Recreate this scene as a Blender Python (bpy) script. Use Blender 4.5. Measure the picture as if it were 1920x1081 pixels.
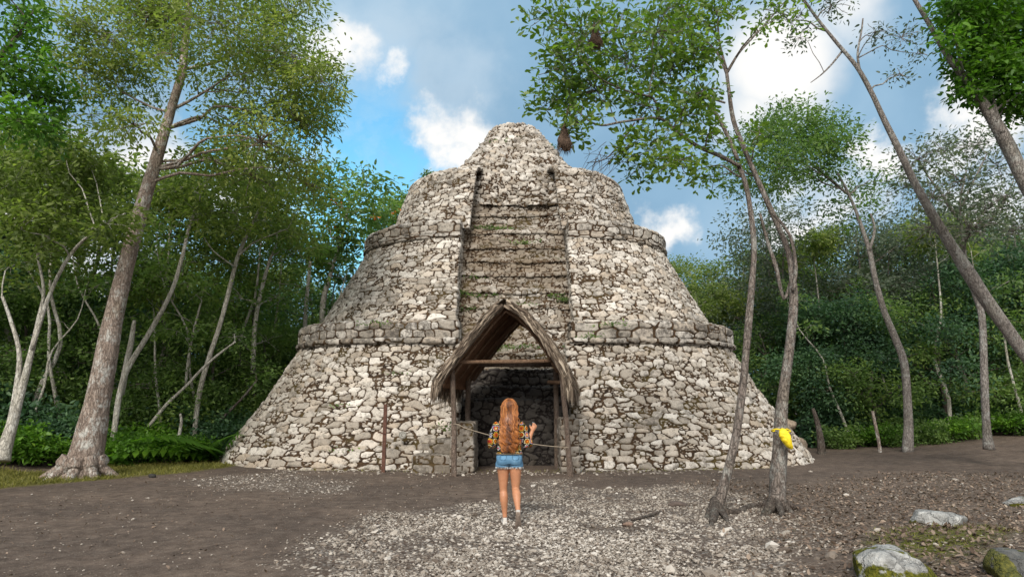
import bpy, bmesh, math, random
import numpy as np
from mathutils import Vector

for _o in list(bpy.data.objects):
    bpy.data.objects.remove(_o)
SC = bpy.context.scene
COL = SC.collection

# ------------------------------------------------------------------ camera
FPX = 1200.0            # focal length in pixels of a 1920 px wide frame
CAMZ = 1.58             # eye height
PITCH = math.atan(220.0 / FPX)
cam_data = bpy.data.cameras.new('camera')
cam = bpy.data.objects.new('camera', cam_data)
COL.objects.link(cam)
cam.location = (0, 0, CAMZ)
cam.rotation_euler = (math.pi / 2 + PITCH, 0, 0)
cam_data.sensor_width = 36.0
cam_data.lens = 36.0 * FPX / 1920.0
cam_data.clip_start = 0.05
cam_data.clip_end = 2000.0
SC.camera = cam
CT, ST = math.cos(PITCH), math.sin(PITCH)

# ------------------------------------------------------------------ exposure
SC.view_settings.view_transform = 'Standard'
SC.view_settings.look = 'None'
SC.view_settings.exposure = 0.85
SC.view_settings.gamma = 1.0
SC.render.engine = 'CYCLES'
SC.cycles.max_bounces = 9
SC.cycles.diffuse_bounces = 5
SC.cycles.glossy_bounces = 2
SC.cycles.transmission_bounces = 6
SC.cycles.use_denoising = True

# ------------------------------------------------------------------ sun
SUN_ELEV = math.radians(38)
SUN_AZ = math.radians(192)      # compass angle from +Y, clockwise: behind the camera, a little left
sun_data = bpy.data.lights.new('sun', 'SUN')
sun_data.energy = 2.4
sun_data.angle = math.radians(24)
sun_data.color = (1.0, 0.95, 0.87)
sun = bpy.data.objects.new('sun', sun_data)
COL.objects.link(sun)
_sd = Vector((math.sin(SUN_AZ) * math.cos(SUN_ELEV), math.cos(SUN_AZ) * math.cos(SUN_ELEV), math.sin(SUN_ELEV)))
sun.rotation_euler = _sd.to_track_quat('Z', 'Y').to_euler()


# ------------------------------------------------------------------ node helper
class NT:
    def __init__(self, tree):
        self.t = tree
        self.n = tree.nodes
        self.l = tree.links

    def new(self, typ, **kw):
        nd = self.n.new(typ)
        for k, v in kw.items():
            setattr(nd, k, v)
        return nd

    def put(self, sock, v):
        if v is None:
            return
        if isinstance(v, bpy.types.NodeSocket):
            self.l.new(v, sock)
        else:
            if sock.type == 'RGBA' and not hasattr(v, '__len__'):
                v = (v, v, v, 1)
            if sock.type == 'RGBA' and len(v) == 3:
                v = (*v, 1)
            sock.default_value = v

    def math(self, op, a, b=None, c=None, clamp=False):
        nd = self.new('ShaderNodeMath', operation=op, use_clamp=clamp)
        self.put(nd.inputs[0], a)
        self.put(nd.inputs[1], b)
        self.put(nd.inputs[2], c)
        return nd.outputs[0]

    def vmath(self, op, a, b=None, scale=None):
        nd = self.new('ShaderNodeVectorMath', operation=op)
        self.put(nd.inputs[0], a)
        self.put(nd.inputs[1], b)
        if scale is not None:
            self.put(nd.inputs[3], scale)
        return nd.outputs[1] if op in ('DOT_PRODUCT', 'LENGTH', 'DISTANCE') else nd.outputs[0]

    def mix(self, f, a, b, blend='MIX'):
        nd = self.new('ShaderNodeMix', data_type='RGBA', blend_type=blend)
        nd.clamp_factor = True
        self.put(nd.inputs[0], f)
        self.put(nd.inputs[6], a)
        self.put(nd.inputs[7], b)
        return nd.outputs[2]

    def rng(self, v, a, b, c=0.0, d=1.0, smooth=True):
        nd = self.new('ShaderNodeMapRange', interpolation_type='SMOOTHSTEP' if smooth else 'LINEAR', clamp=True)
        self.put(nd.inputs[0], v)
        for k, q in enumerate((a, b, c, d)):
            self.put(nd.inputs[k + 1], q)
        return nd.outputs[0]

    def noise(self, vec, scale, detail=4, rough=0.55, dist=0.0, col=False):
        nd = self.new('ShaderNodeTexNoise')
        self.put(nd.inputs['Vector'], vec)
        nd.inputs['Scale'].default_value = scale
        nd.inputs['Detail'].default_value = detail
        nd.inputs['Roughness'].default_value = rough
        nd.inputs['Distortion'].default_value = dist
        return nd.outputs['Color' if col else 'Fac']

    def voro(self, vec, scale, feature='F1', out='Distance', metric='EUCLIDEAN'):
        nd = self.new('ShaderNodeTexVoronoi', feature=feature, distance=metric)
        self.put(nd.inputs['Vector'], vec)
        nd.inputs['Scale'].default_value = scale
        return nd.outputs[out]

    def ramp(self, f, stops, interp='LINEAR'):
        nd = self.new('ShaderNodeValToRGB')
        nd.color_ramp.interpolation = interp
        el = nd.color_ramp.elements
        while len(el) < len(stops):
            el.new(0.5)
        for e, (p, c) in zip(el, stops):
            e.position = p
            e.color = (*c, 1) if len(c) == 3 else c
        self.put(nd.inputs[0], f)
        return nd.outputs[0]

    def attr(self, name, out='Fac'):
        nd = self.new('ShaderNodeAttribute', attribute_name=name)
        return nd.outputs[out]

    def mapping(self, vec, scale=(1, 1, 1), rot=(0, 0, 0)):
        nd = self.new('ShaderNodeMapping')
        self.put(nd.inputs[0], vec)
        nd.inputs['Scale'].default_value = scale
        nd.inputs['Rotation'].default_value = rot
        return nd.outputs[0]

    def bump(self, h, strength=0.3, dist=0.02):
        nd = self.new('ShaderNodeBump')
        nd.inputs['Strength'].default_value = strength
        nd.inputs['Distance'].default_value = dist
        self.put(nd.inputs['Height'], h)
        return nd.outputs[0]


def ray(px, py):
    u, v = (px - 960.0) / FPX, (540.5 - py) / FPX
    d = Vector((u, CT - v * ST, ST + v * CT))
    return d


def P(px, py, Y):
    """the point that a photo pixel shows when it stands Y metres ahead"""
    d = ray(px, py)
    k = Y / d.y
    return Vector((d.x * k, Y, CAMZ + d.z * k))


# ------------------------------------------------------------------ world: sky with broken cloud
W = bpy.data.worlds.new('World')
SC.world = W
W.use_nodes = True
w = NT(W.node_tree)
w.n.clear()
SKY_STRENGTH = 0.1
sky = w.new('ShaderNodeTexSky', sky_type='NISHITA')
sky.sun_disc = False
sky.sun_elevation = SUN_ELEV
sky.sun_rotation = SUN_AZ
sky.air_density = 1.2
sky.dust_density = 0.6
sky.ozone_density = 1.5
tc = w.new('ShaderNodeTexCoord')
dirv = w.vmath('NORMALIZE', tc.outputs['Generated'])
n1 = w.noise(dirv, 3.2, 6, 0.55, col=True)
n1 = w.vmath('SUBTRACT', n1, (0.5, 0.5, 0.5))
n2 = w.noise(dirv, 12.0, 6, 0.6, col=True)
n2 = w.vmath('SUBTRACT', n2, (0.5, 0.5, 0.5))
wd = w.vmath('ADD', w.vmath('ADD', dirv, w.vmath('SCALE', n1, scale=0.24)), w.vmath('SCALE', n2, scale=0.16))
wd_soft = w.vmath('ADD', dirv, w.vmath('SCALE', n1, scale=0.2))


def blob(px, py, r_in, r_out, vec=None):
    """soft spot of sky round the direction of a photo pixel; radii in pixels near the axis"""
    d = ray(px, py).normalized()
    dist = w.vmath('DISTANCE', vec if vec is not None else wd, tuple(d))
    return w.rng(dist, r_out / FPX, r_in / FPX)


def umax(vals):
    o = vals[0]
    for q in vals[1:]:
        o = w.math('MAXIMUM', o, q)
    return o


blue = umax([blob(700, 260, 50, 190), blob(610, 330, 60, 190), blob(760, 330, 10, 130),
             blob(470, 330, 40, 200), blob(700, 420, 40, 150)])
blue = w.math('MULTIPLY', blue, 0.96)
white = umax([blob(880, 285, 25, 85), blob(850, 330, 10, 60), blob(655, 85, 10, 75), blob(755, 158, 0, 50),
              blob(1440, 105, 40, 125, wd_soft), blob(1580, 10, 0, 80, wd_soft), blob(1250, 425, 20, 75),
              blob(1810, 225, 30, 95), blob(1645, 285, 10, 60), blob(1380, 190, 0, 90, wd_soft),
              blob(1550, 400, 10, 110), blob(1860, 430, 10, 130), blob(480, 370, 10, 120), blob(60, 420, 20, 240), blob(270, 260, 10, 120)])
band = w.math('MULTIPLY', umax([blob(760, 110, 20, 170), blob(860, 180, 10, 150), blob(640, 70, 10, 150)]), 0.36)
thin = w.rng(w.noise(w.mapping(wd, (1, 1, 2.2)), 5.5, 5, 0.6), 0.45, 0.75, 0.0, 0.34)
K = 0.585 / SKY_STRENGTH        # cloud radiance before the background strength
grey_n = w.noise(wd_soft, 2.2, 5, 0.55)
grey = w.ramp(grey_n, [(0.30, (0.205 * K, 0.365 * K, 0.530 * K)), (0.52, (0.285 * K, 0.470 * K, 0.650 * K)), (0.72, (0.42 * K, 0.60 * K, 0.76 * K))])
whitec = (0.98 * K, 0.97 * K, 0.95 * K)
# clear sky: the Nishita colour, deepened a little
skyc = w.mix(1.0, sky.outputs[0], (0.70, 1.30, 1.33, 1), 'MULTIPLY')
skyc = w.mix(thin, skyc, (0.60 * K, 0.78 * K, 0.88 * K))
c0 = w.mix(blue, grey, skyc)
c1 = w.mix(band, c0, (0.72 * K, 0.82 * K, 0.90 * K))
c2 = w.mix(white, c1, whitec)
# the unseen sky behind the viewer is brightened, added as frontal fill light
sepd = w.new('ShaderNodeSeparateXYZ')
w.l.new(wd_soft, sepd.inputs[0])
back = w.rng(sepd.outputs[1], 0.15, -0.45)
c2 = w.mix(back, c2, (1.28 * K, 1.26 * K, 1.22 * K))
bg = w.new('ShaderNodeBackground')
bg.inputs[1].default_value = SKY_STRENGTH
w.l.new(c2, bg.inputs[0])
wo = w.new('ShaderNodeOutputWorld')
w.l.new(bg.outputs[0], wo.inputs[0])

# ------------------------------------------------------------------ numeric helpers
def smooth(a, b, x):
    t = np.clip((x - a) / (b - a), 0, 1)
    return t * t * (3 - 2 * t)


def hsh(i, j, s=0):
    i = np.asarray(i).astype(np.int64)
    j = np.asarray(j).astype(np.int64)
    h = (i * 374761393 + j * 668265263 + s * 2246822519) & 0xffffffff
    h = ((h ^ (h >> 13)) * 1274126177) & 0xffffffff
    h = ((h ^ (h >> 16)) * 2654435761) & 0xffffffff
    h = h ^ (h >> 15)
    return (h & 0xffffff) / float(0x1000000)


def vnoise(x, y, s=0):
    x = np.asarray(x, dtype=float)
    y = np.asarray(y, dtype=float)
    i, j = np.floor(x), np.floor(y)
    fx, fy = x - i, y - j
    fx = fx * fx * (3 - 2 * fx)
    fy = fy * fy * (3 - 2 * fy)
    a, b = hsh(i, j, s), hsh(i + 1, j, s)
    c, d = hsh(i, j + 1, s), hsh(i + 1, j + 1, s)
    return (a * (1 - fx) + b * fx) * (1 - fy) + (c * (1 - fx) + d * fx) * fy


def fbm(x, y, s=0, octv=4):
    o, amp, f = 0.0, 0.5, 1.0
    for k in range(octv):
        o = o + amp * (vnoise(x * f, y * f, s + 17 * k) - 0.5)
        amp *= 0.5
        f *= 2.03
    return o


def ground_z(x, y):
    x = np.asarray(x, dtype=float)
    y = np.asarray(y, dtype=float)
    z = 0.10 * fbm(x * 0.25, y * 0.25, 5, 3) * smooth(3, 8, y)
    z = z + 0.75 * smooth(9, 22, x) * smooth(10, 22, y)
    z = z + 0.30 * np.exp(-(((x - 5.2) / 1.9) ** 2 + ((y - 6.6) / 1.7) ** 2))
    z = z + 0.55 * smooth(-10.5, -17, x) * smooth(10, 17, y)
    return z


def gz(x, y):
    return float(ground_z(x, y))


def G(px, py, off=0.0):
    d = ray(px, py)
    z = 0.0
    for _ in range(12):
        k = (z + off - CAMZ) / d.z
        x, y = d.x * k, d.y * k
        z = gz(x, y)
    return Vector((x, y, z))


# ------------------------------------------------------------------ mesh helpers
def mesh_np(name, V, quads=None, tris=None, attrs=None, smooth_shade=True):
    me = bpy.data.meshes.new(name)
    V = np.asarray(V, dtype=np.float32).reshape(-1, 3)
    q = np.zeros((0, 4), np.int32) if quads is None else np.asarray(quads, np.int32).reshape(-1, 4)
    t = np.zeros((0, 3), np.int32) if tris is None else np.asarray(tris, np.int32).reshape(-1, 3)
    me.vertices.add(len(V))
    me.vertices.foreach_set('co', V.ravel())
    nl = q.size + t.size
    me.loops.add(nl)
    me.loops.foreach_set('vertex_index', np.concatenate([q.ravel(), t.ravel()]))
    npoly = len(q) + len(t)
    me.polygons.add(npoly)
    ls = np.concatenate([np.arange(len(q)) * 4, q.size + np.arange(len(t)) * 3]).astype(np.int32)
    me.polygons.foreach_set('loop_start', ls)
    me.polygons.foreach_set('use_smooth', np.full(npoly, bool(smooth_shade)))
    if attrs:
        for k, a in attrs.items():
            a = np.asarray(a, dtype=np.float32)
            if a.ndim == 2:
                at = me.attributes.new(k, 'FLOAT_VECTOR', 'POINT')
                at.data.foreach_set('vector', a.ravel())
            else:
                at = me.attributes.new(k, 'FLOAT', 'POINT')
                at.data.foreach_set('value', a.ravel())
    me.update(calc_edges=True)
    me.validate()
    return me


class MB:
    """collects pieces of ONE mesh"""

    def __init__(self):
        self.v, self.q, self.t, self.a = [], [], [], []
        self.n = 0

    def add(self, V, quads=None, tris=None, tint=0.5):
        V = np.asarray(V, float).reshape(-1, 3)
        self.v.append(V)
        if quads is not None and len(quads):
            self.q.append(np.asarray(quads, np.int64).reshape(-1, 4) + self.n)
        if tris is not None and len(tris):
            self.t.append(np.asarray(tris, np.int64).reshape(-1, 3) + self.n)
        a = np.asarray(tint, float)
        self.a.append(np.full(len(V), float(a)) if a.ndim == 0 else a.ravel())
        self.n += len(V)

    def mesh(self, name, smooth_shade=True):
        return mesh_np(name, np.concatenate(self.v), np.concatenate(self.q) if self.q else None,
                       np.concatenate(self.t) if self.t else None, {'tint': np.concatenate(self.a)}, smooth_shade)

    # shapes
    def tube(self, pts, radii, sides=8, tint=0.5, rough=0.0, seed=0, cap=True, flat=None, sub=0):
        pts = [Vector(p) for p in pts]
        radii = list(radii) if hasattr(radii, '__len__') else [radii] * len(pts)
        if sub:
            pts, radii = spline(pts, radii, sub)
        n = len(pts)
        A = np.array([tuple(p) for p in pts])
        T = np.gradient(A, axis=0)
        T /= np.linalg.norm(T, axis=1)[:, None] + 1e-9
        ref = Vector((0.31, 0.95, 0.05))
        if abs(Vector(T[0]).dot(ref)) > 0.9:
            ref = Vector((1, 0, 0))
        nv = ref - Vector(T[0]) * ref.dot(Vector(T[0]))
        nv.normalize()
        rows = []
        ang = np.arange(sides) * 2 * math.pi / sides
        for k in range(n):
            t = Vector(T[k])
            nv = nv - t * nv.dot(t)
            nv.normalize()
            b = t.cross(nv)
            r = radii[k]
            rr = np.full(sides, r)
            if rough:
                rr = rr * (1 + rough * 2 * (vnoise(np.cos(ang) * 1.7 + k * 0.35 + seed, np.sin(ang) * 1.7 + seed * 3.1 + k * 0.13, seed) - 0.5))
            f = 1.0 if flat is None else flat
            rows.append(A[k] + np.outer(np.cos(ang) * rr, np.array(nv)) + np.outer(np.sin(ang) * rr * f, np.array(b)))
        V = np.concatenate(rows)
        i = np.arange(sides)
        Q = []
        for k in range(n - 1):
            Q.append(np.stack([k * sides + i, k * sides + (i + 1) % sides, (k + 1) * sides + (i + 1) % sides, (k + 1) * sides + i], 1))
        Q = np.concatenate(Q)
        tr = None
        if cap:
            V = np.concatenate([V, A[:1], A[-1:]])
            c0, c1 = n * sides, n * sides + 1
            tr = np.concatenate([np.stack([np.full(sides, c0), (i + 1) % sides, i], 1),
                                 np.stack([np.full(sides, c1), (n - 1) * sides + i, (n - 1) * sides + (i + 1) % sides], 1)])
        self.add(V, Q, tr, tint)

    def box(self, c, s, rz=0.0, tint=0.5):
        x, y, z = s[0] / 2, s[1] / 2, s[2] / 2
        V = np.array([[a * x, b * y, d * z] for d in (-1, 1) for b in (-1, 1) for a in (-1, 1)], float)
        if rz:
            cz, sz = math.cos(rz), math.sin(rz)
            V = V @ np.array([[cz, sz, 0], [-sz, cz, 0], [0, 0, 1]])
        V = V + np.array(tuple(c))
        self.add(V, [[0, 2, 3, 1], [4, 5, 7, 6], [0, 1, 5, 4], [2, 6, 7, 3], [0, 4, 6, 2], [1, 3, 7, 5]], None, tint)


def spline(pts, radii, sub):
    pts = [Vector(p) for p in pts]
    n = len(pts)
    op, orr = [], []
    for k in range(n - 1):
        p0, p1, p2, p3 = pts[max(k - 1, 0)], pts[k], pts[k + 1], pts[min(k + 2, n - 1)]
        for m in range(sub):
            t = m / sub
            op.append(0.5 * ((2 * p1) + (p2 - p0) * t + (2 * p0 - 5 * p1 + 4 * p2 - p3) * t * t + (3 * p1 - p0 - 3 * p2 + p3) * t ** 3))
            orr.append(radii[k] * (1 - t) + radii[k + 1] * t)
    op.append(pts[-1])
    orr.append(radii[-1])
    return op, orr


def link(name, me, mat=None, parent=None):
    o = bpy.data.objects.new(name, me)
    COL.objects.link(o)
    if mat is not None and me is not None and not me.materials:
        me.materials.append(mat)
    if parent is not None:
        o.parent = parent
    return o


def tag(o, label=None, cat=None, group=None, kind=None):
    if label:
        o['label'] = label
    if cat:
        o['category'] = cat
    if group:
        o['group'] = group
    if kind:
        o['kind'] = kind
    return o


def empty(name, loc, label, cat, group=None, rz=0.0):
    o = bpy.data.objects.new(name, None)
    COL.objects.link(o)
    o.location = loc
    o.rotation_euler = (0, 0, rz)
    o.empty_display_size = 0.2
    tag(o, label, cat, group)
    return o


def copy_tree(o, parent=None):
    c = o.copy()
    COL.objects.link(c)
    if parent is not None:
        c.parent = parent
    for ch in list(o.children):
        copy_tree(ch, c)
    return c


def grid_quads(nv, nu):
    i = np.arange(nv * nu).reshape(nv, nu)
    return np.stack([i[:-1, :-1], i[:-1, 1:], i[1:, 1:], i[1:, :-1]], -1).reshape(-1, 4)


# ------------------------------------------------------------------ materials
def new_mat(name):
    m = bpy.data.materials.new(name)
    m.use_nodes = True
    t = NT(m.node_tree)
    t.n.clear()
    out = t.new('ShaderNodeOutputMaterial')
    b = t.new('ShaderNodeBsdfPrincipled')
    t.l.new(b.outputs[0], out.inputs[0])
    return m, t, b, out


def simple(name, col, rough=0.7, var=0.25, scale=20.0, bump=0.2, spec=0.3, metal=0.0, bd=0.01):
    m, t, b, out = new_mat(name)
    tc = t.new('ShaderNodeTexCoord')
    n = t.noise(tc.outputs['Object'], scale, 6, 0.6)
    lo = tuple(c * (1 - var) for c in col)
    hi = tuple(min(1, c * (1 + var)) for c in col)
    t.put(b.inputs['Base Color'], t.ramp(n, [(0.3, lo), (0.7, hi)]))
    b.inputs['Roughness'].default_value = rough
    b.inputs['Specular IOR Level'].default_value = spec
    b.inputs['Metallic'].default_value = metal
    if bump:
        t.put(b.inputs['Normal'], t.bump(n, bump, bd))
    return m


def leaf_mat(name, stops, trans=0.30, rough=0.5, spec=0.35):
    m, t, b, out = new_mat(name)
    tint = t.attr('tint')
    geo = t.new('ShaderNodeNewGeometry')
    oi = t.new('ShaderNodeObjectInfo')
    n = t.noise(geo.outputs['Position'], 0.9, 3, 0.6)
    f = t.math('ADD', t.math('MULTIPLY', tint, 0.62), t.math('MULTIPLY', t.math('SUBTRACT', n, 0.5), 0.9))
    f = t.math('ADD', f, t.math('MULTIPLY', oi.outputs['Random'], 0.22))
    c = t.ramp(f, stops)
    t.put(b.inputs['Base Color'], c)
    b.inputs['Roughness'].default_value = rough
    b.inputs['Specular IOR Level'].default_value = spec
    tr = t.new('ShaderNodeBsdfTranslucent')
    t.put(tr.inputs[0], t.mix(1.0, c, (1.20, 1.42, 0.70, 1), 'MULTIPLY'))
    mx = t.new('ShaderNodeMixShader')
    mx.inputs[0].default_value = trans
    t.l.new(b.outputs[0], mx.inputs[1])
    t.l.new(tr.outputs[0], mx.inputs[2])
    t.l.new(mx.outputs[0], out.inputs[0])
    return m


def bark_mat(name, lo, mid, hi, lichen=(0.42, 0.42, 0.38), lich=0.35, scale=9.0):
    m, t, b, out = new_mat(name)
    geo = t.new('ShaderNodeNewGeometry')
    pos = geo.outputs['Position']
    p = t.mapping(pos, (1, 1, 0.35))
    n = t.noise(p, scale, 9, 0.72, 0.6)
    n2 = t.noise(pos, 2.3, 6, 0.7)
    n3 = t.noise(pos, 30.0, 5, 0.7)
    n4 = t.noise(t.mapping(pos, (1, 1, 0.6)), 13.0, 7, 0.75, 0.4)
    ck = t.voro(t.mapping(t.vmath('ADD', pos, t.vmath('SCALE', t.noise(pos, 9, 4, 0.6, col=True), scale=0.12)), (1, 1, 0.22)), scale * 2.6, 'DISTANCE_TO_EDGE')
    c = t.ramp(t.math('ADD', t.math('MULTIPLY', n, 0.65), t.math('MULTIPLY', n3, 0.35)), [(0.32, lo), (0.5, mid), (0.68, hi)])
    c = t.mix(t.rng(ck, 0.10, 0.0, 0, 0.55), c, tuple(q * 0.5 for q in lo))
    lm = t.math('ADD', t.math('MULTIPLY', n2, 0.5), t.math('MULTIPLY', n4, 0.5))
    c = t.mix(t.rng(lm, 0.50, 0.60, 0, min(1, lich * 1.5)), c, t.mix(n3, lichen, tuple(0.6 * q for q in lichen)))
    c = t.mix(t.rng(t.noise(pos, 1.1, 4, 0.6), 0.50, 0.72, 0, 0.45), c, t.mix(1.0, c, (0.62, 0.66, 0.52, 1), 'MULTIPLY'))
    t.put(b.inputs['Base Color'], c)
    b.inputs['Roughness'].default_value = 0.9
    b.inputs['Specular IOR Level'].default_value = 0.15
    h = t.math('ADD', t.math('MULTIPLY', n, 1.0), t.math('ADD', t.math('MULTIPLY', n3, 0.5), t.math('MULTIPLY', t.rng(ck, 0.0, 0.12), 0.5)))
    t.put(b.inputs['Normal'], t.bump(h, 0.9, 0.04))
    return m

# ================================================================== GROUND
def pt_in_poly(x, y, poly):
    ins = np.zeros(x.shape, bool)
    n = len(poly)
    for k in range(n):
        x1, y1 = poly[k]
        x2, y2 = poly[(k + 1) % n]
        c = ((y1 > y) != (y2 > y)) & (x < (x2 - x1) * (y - y1) / ((y2 - y1) + 1e-12) + x1)
        ins ^= c
    return ins


def poly_dist(x, y, poly):
    """signed distance, positive inside"""
    d = np.full(x.shape, 1e9)
    n = len(poly)
    for k in range(n):
        x1, y1 = poly[k]
        x2, y2 = poly[(k + 1) % n]
        dx, dy = x2 - x1, y2 - y1
        t = np.clip(((x - x1) * dx + (y - y1) * dy) / (dx * dx + dy * dy + 1e-12), 0, 1)
        d = np.minimum(d, np.hypot(x - x1 - t * dx, y - y1 - t * dy))
    return np.where(pt_in_poly(x, y, poly), d, -d)


def world_poly(px):
    return [tuple(G(a, b)[:2]) for a, b in px]


GRAVEL = world_poly([(560, 1075), (585, 1020), (640, 985), (720, 962), (830, 955), (930, 940), (985, 925), (1005, 895), (1045, 893),
                     (1075, 912), (1160, 915), (1290, 910), (1390, 930), (1480, 970), (1530, 1020), (1520, 1081), (1400, 1200), (1000, 1500), (450, 1300)])
GRAVEL_FAR = world_poly([(350, 905), (420, 890), (540, 885), (650, 905), (560, 922), (430, 917)])
GRAVEL_SMALL = world_poly([(590, 915), (640, 903), (665, 912), (620, 925)])
GRASS = world_poly([(-500, 960), (-200, 935), (0, 913), (120, 905), (260, 893), (380, 880), (455, 868), (440, 848), (300, 842), (100, 842), (-600, 845)])
LITTER = world_poly([(1300, 905), (1500, 905), (1700, 885), (1930, 850), (2400, 860), (2500, 1100), (1900, 1400), (1450, 1200), (1480, 1050), (1400, 960)])
MOSS = world_poly([(1660, 1015), (1690, 995), (1760, 985), (1860, 985), (1900, 1000), (1840, 1030), (1760, 1045), (1700, 1035)])


def zone(poly, x, y, w, amp, s):
    d = poly_dist(x, y, poly) + amp * 2 * fbm(x * 1.3, y * 1.3, s, 5)
    return smooth(-w, w, d)


def axis(lo, hi, fine_lo, fine_hi, fine, grow=1.12):
    a = list(np.arange(fine_lo, fine_hi + 1e-6, fine))
    s = fine
    while a[-1] < hi:
        s *= grow
        a.append(a[-1] + s)
    s = fine
    while a[0] > lo:
        s *= grow
        a.insert(0, a[0] - s)
    return np.array(a)


gx = axis(-300, 300, -9, 9, 0.06)
gy = axis(-60, 420, 3.2, 17, 0.06)
GX, GY = np.meshgrid(gx, gy)
zg = zone(GRAVEL, GX, GY, 0.35, 0.5, 31)
zf = np.maximum(zone(GRAVEL_FAR, GX, GY, 0.9, 0.8, 41), zone(GRAVEL_SMALL, GX, GY, 0.2, 0.3, 43)) * 0.8
zgr = zone(GRASS, GX, GY, 0.25, 0.35, 51)
zl = zone(LITTER, GX, GY, 0.8, 0.9, 61)
zm = zone(MOSS, GX, GY, 0.3, 0.35, 71)
GZ = ground_z(GX, GY)
near = smooth(40, 20, GY) * smooth(30, 15, np.abs(GX))
GZ = GZ + near * (0.040 * fbm(GX * 1.6, GY * 1.6, 81, 4) + 0.022 * fbm(GX * 4.2, GY * 4.2, 87, 3) + (0.030 * (zg + 0.6 * zf + 0.7 * zl) + 0.010) * fbm(GX * 9, GY * 9, 83, 3))


def ground_top(x, y):
    return gz(x, y)


m, t, b, out = new_mat('earth_gravel_and_litter')
geo = t.new('ShaderNodeNewGeometry')
p = geo.outputs['Position']
big = t.noise(p, 0.55, 5, 0.6)
med = t.noise(p, 4.5, 6, 0.65)
fin = t.noise(p, 45.0, 4, 0.7)
dirt = t.ramp(med, [(0.28, (0.042, 0.031, 0.025)), (0.5, (0.080, 0.060, 0.048)), (0.74, (0.122, 0.094, 0.076))])
dirt = t.mix(t.rng(big, 0.35, 0.68), dirt, t.mix(1.0, dirt, (1.42, 1.40, 1.36, 1), 'MULTIPLY'))
dirt = t.mix(t.rng(fin, 0.60, 0.78, 0, 0.75), dirt, (0.27, 0.23, 0.19))
dirt = t.mix(t.rng(t.noise(p, 17.0, 5, 0.7), 0.55, 0.66, 0, 0.6), dirt, (0.045, 0.033, 0.027))
dirt = t.mix(t.rng(t.noise(p, 70.0, 2, 0.5), 0.62, 0.70, 0, 0.6), dirt, (0.32, 0.28, 0.24))
dirt = t.mix(t.rng(t.noise(t.mapping(p, (1, 2.2, 1)), 2.0, 6, 0.7), 0.55, 0.72, 0, 0.5), dirt, (0.135, 0.108, 0.088))
vs = t.new('ShaderNodeTexVoronoi', feature='F1')
t.put(vs.inputs['Vector'], p)
vs.inputs['Scale'].default_value = 26.0
pebc = t.ramp(t.vmath('DOT_PRODUCT', vs.outputs['Color'], (0.4, 0.4, 0.2)), [(0.2, (0.085, 0.066, 0.053)), (0.55, (0.19, 0.165, 0.14)), (0.85, (0.33, 0.30, 0.27))])
pebc = t.mix(t.rng(vs.outputs['Distance'], 0.42, 0.62), pebc, (0.075, 0.055, 0.043))
gmask = t.math('MULTIPLY', t.attr('gravel'), t.rng(t.noise(p, 3.0, 6, 0.7), 0.30, 0.55))
c = t.mix(gmask, dirt, pebc)
vl = t.new('ShaderNodeTexVoronoi', feature='F1')
t.put(vl.inputs['Vector'], t.mapping(p, (1, 1.5, 1), (0, 0, 0.6)))
vl.inputs['Scale'].default_value = 30.0
litc = t.ramp(t.vmath('DOT_PRODUCT', vl.outputs['Color'], (0.4, 0.3, 0.3)), [(0.2, (0.055, 0.040, 0.031)), (0.5, (0.125, 0.095, 0.073)), (0.78, (0.23, 0.185, 0.15)), (0.92, (0.38, 0.34, 0.30))])
c = t.mix(t.math('MULTIPLY', t.attr('litter'), t.rng(med, 0.3, 0.6, 0.25, 0.95)), c, litc)
grc = t.ramp(t.noise(p, 14, 5, 0.7), [(0.3, (0.070, 0.064, 0.018)), (0.55, (0.135, 0.122, 0.034)), (0.75, (0.20, 0.170, 0.062))])
c = t.mix(t.math('MULTIPLY', t.attr('grass'), t.rng(med, 0.22, 0.42, 0.45, 1.0)), c, grc)
moc = t.ramp(t.noise(p, 22, 5, 0.7), [(0.3, (0.05, 0.05, 0.012)), (0.6, (0.12, 0.13, 0.02)), (0.8, (0.20, 0.17, 0.06))])
c = t.mix(t.math('MULTIPLY', t.attr('moss'), t.rng(t.noise(p, 9, 5, 0.7), 0.38, 0.55)), c, moc)
t.put(b.inputs['Base Color'], c)
b.inputs['Roughness'].default_value = 0.95
b.inputs['Specular IOR Level'].default_value = 0.15
hh = t.math('ADD', t.math('MULTIPLY', fin, 0.5), t.math('MULTIPLY', med, 0.6))
hh = t.math('SUBTRACT', hh, t.math('MULTIPLY', t.math('MULTIPLY', vs.outputs['Distance'], gmask), 1.0))
hh = t.math('SUBTRACT', hh, t.math('MULTIPLY', t.math('MULTIPLY', vl.outputs['Distance'], t.attr('litter')), 0.8))
t.put(b.inputs['Normal'], t.bump(hh, 0.75, 0.035))
MAT_GROUND = m
gm = mesh_np('ground', np.stack([GX, GY, GZ], -1), grid_quads(len(gy), len(gx)), None,
             {'gravel': np.maximum(zg, zf).ravel(), 'grass': zgr.ravel(), 'litter': zl.ravel(), 'moss': zm.ravel()})
tag(link('ground', gm, MAT_GROUND), kind='structure')

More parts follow.
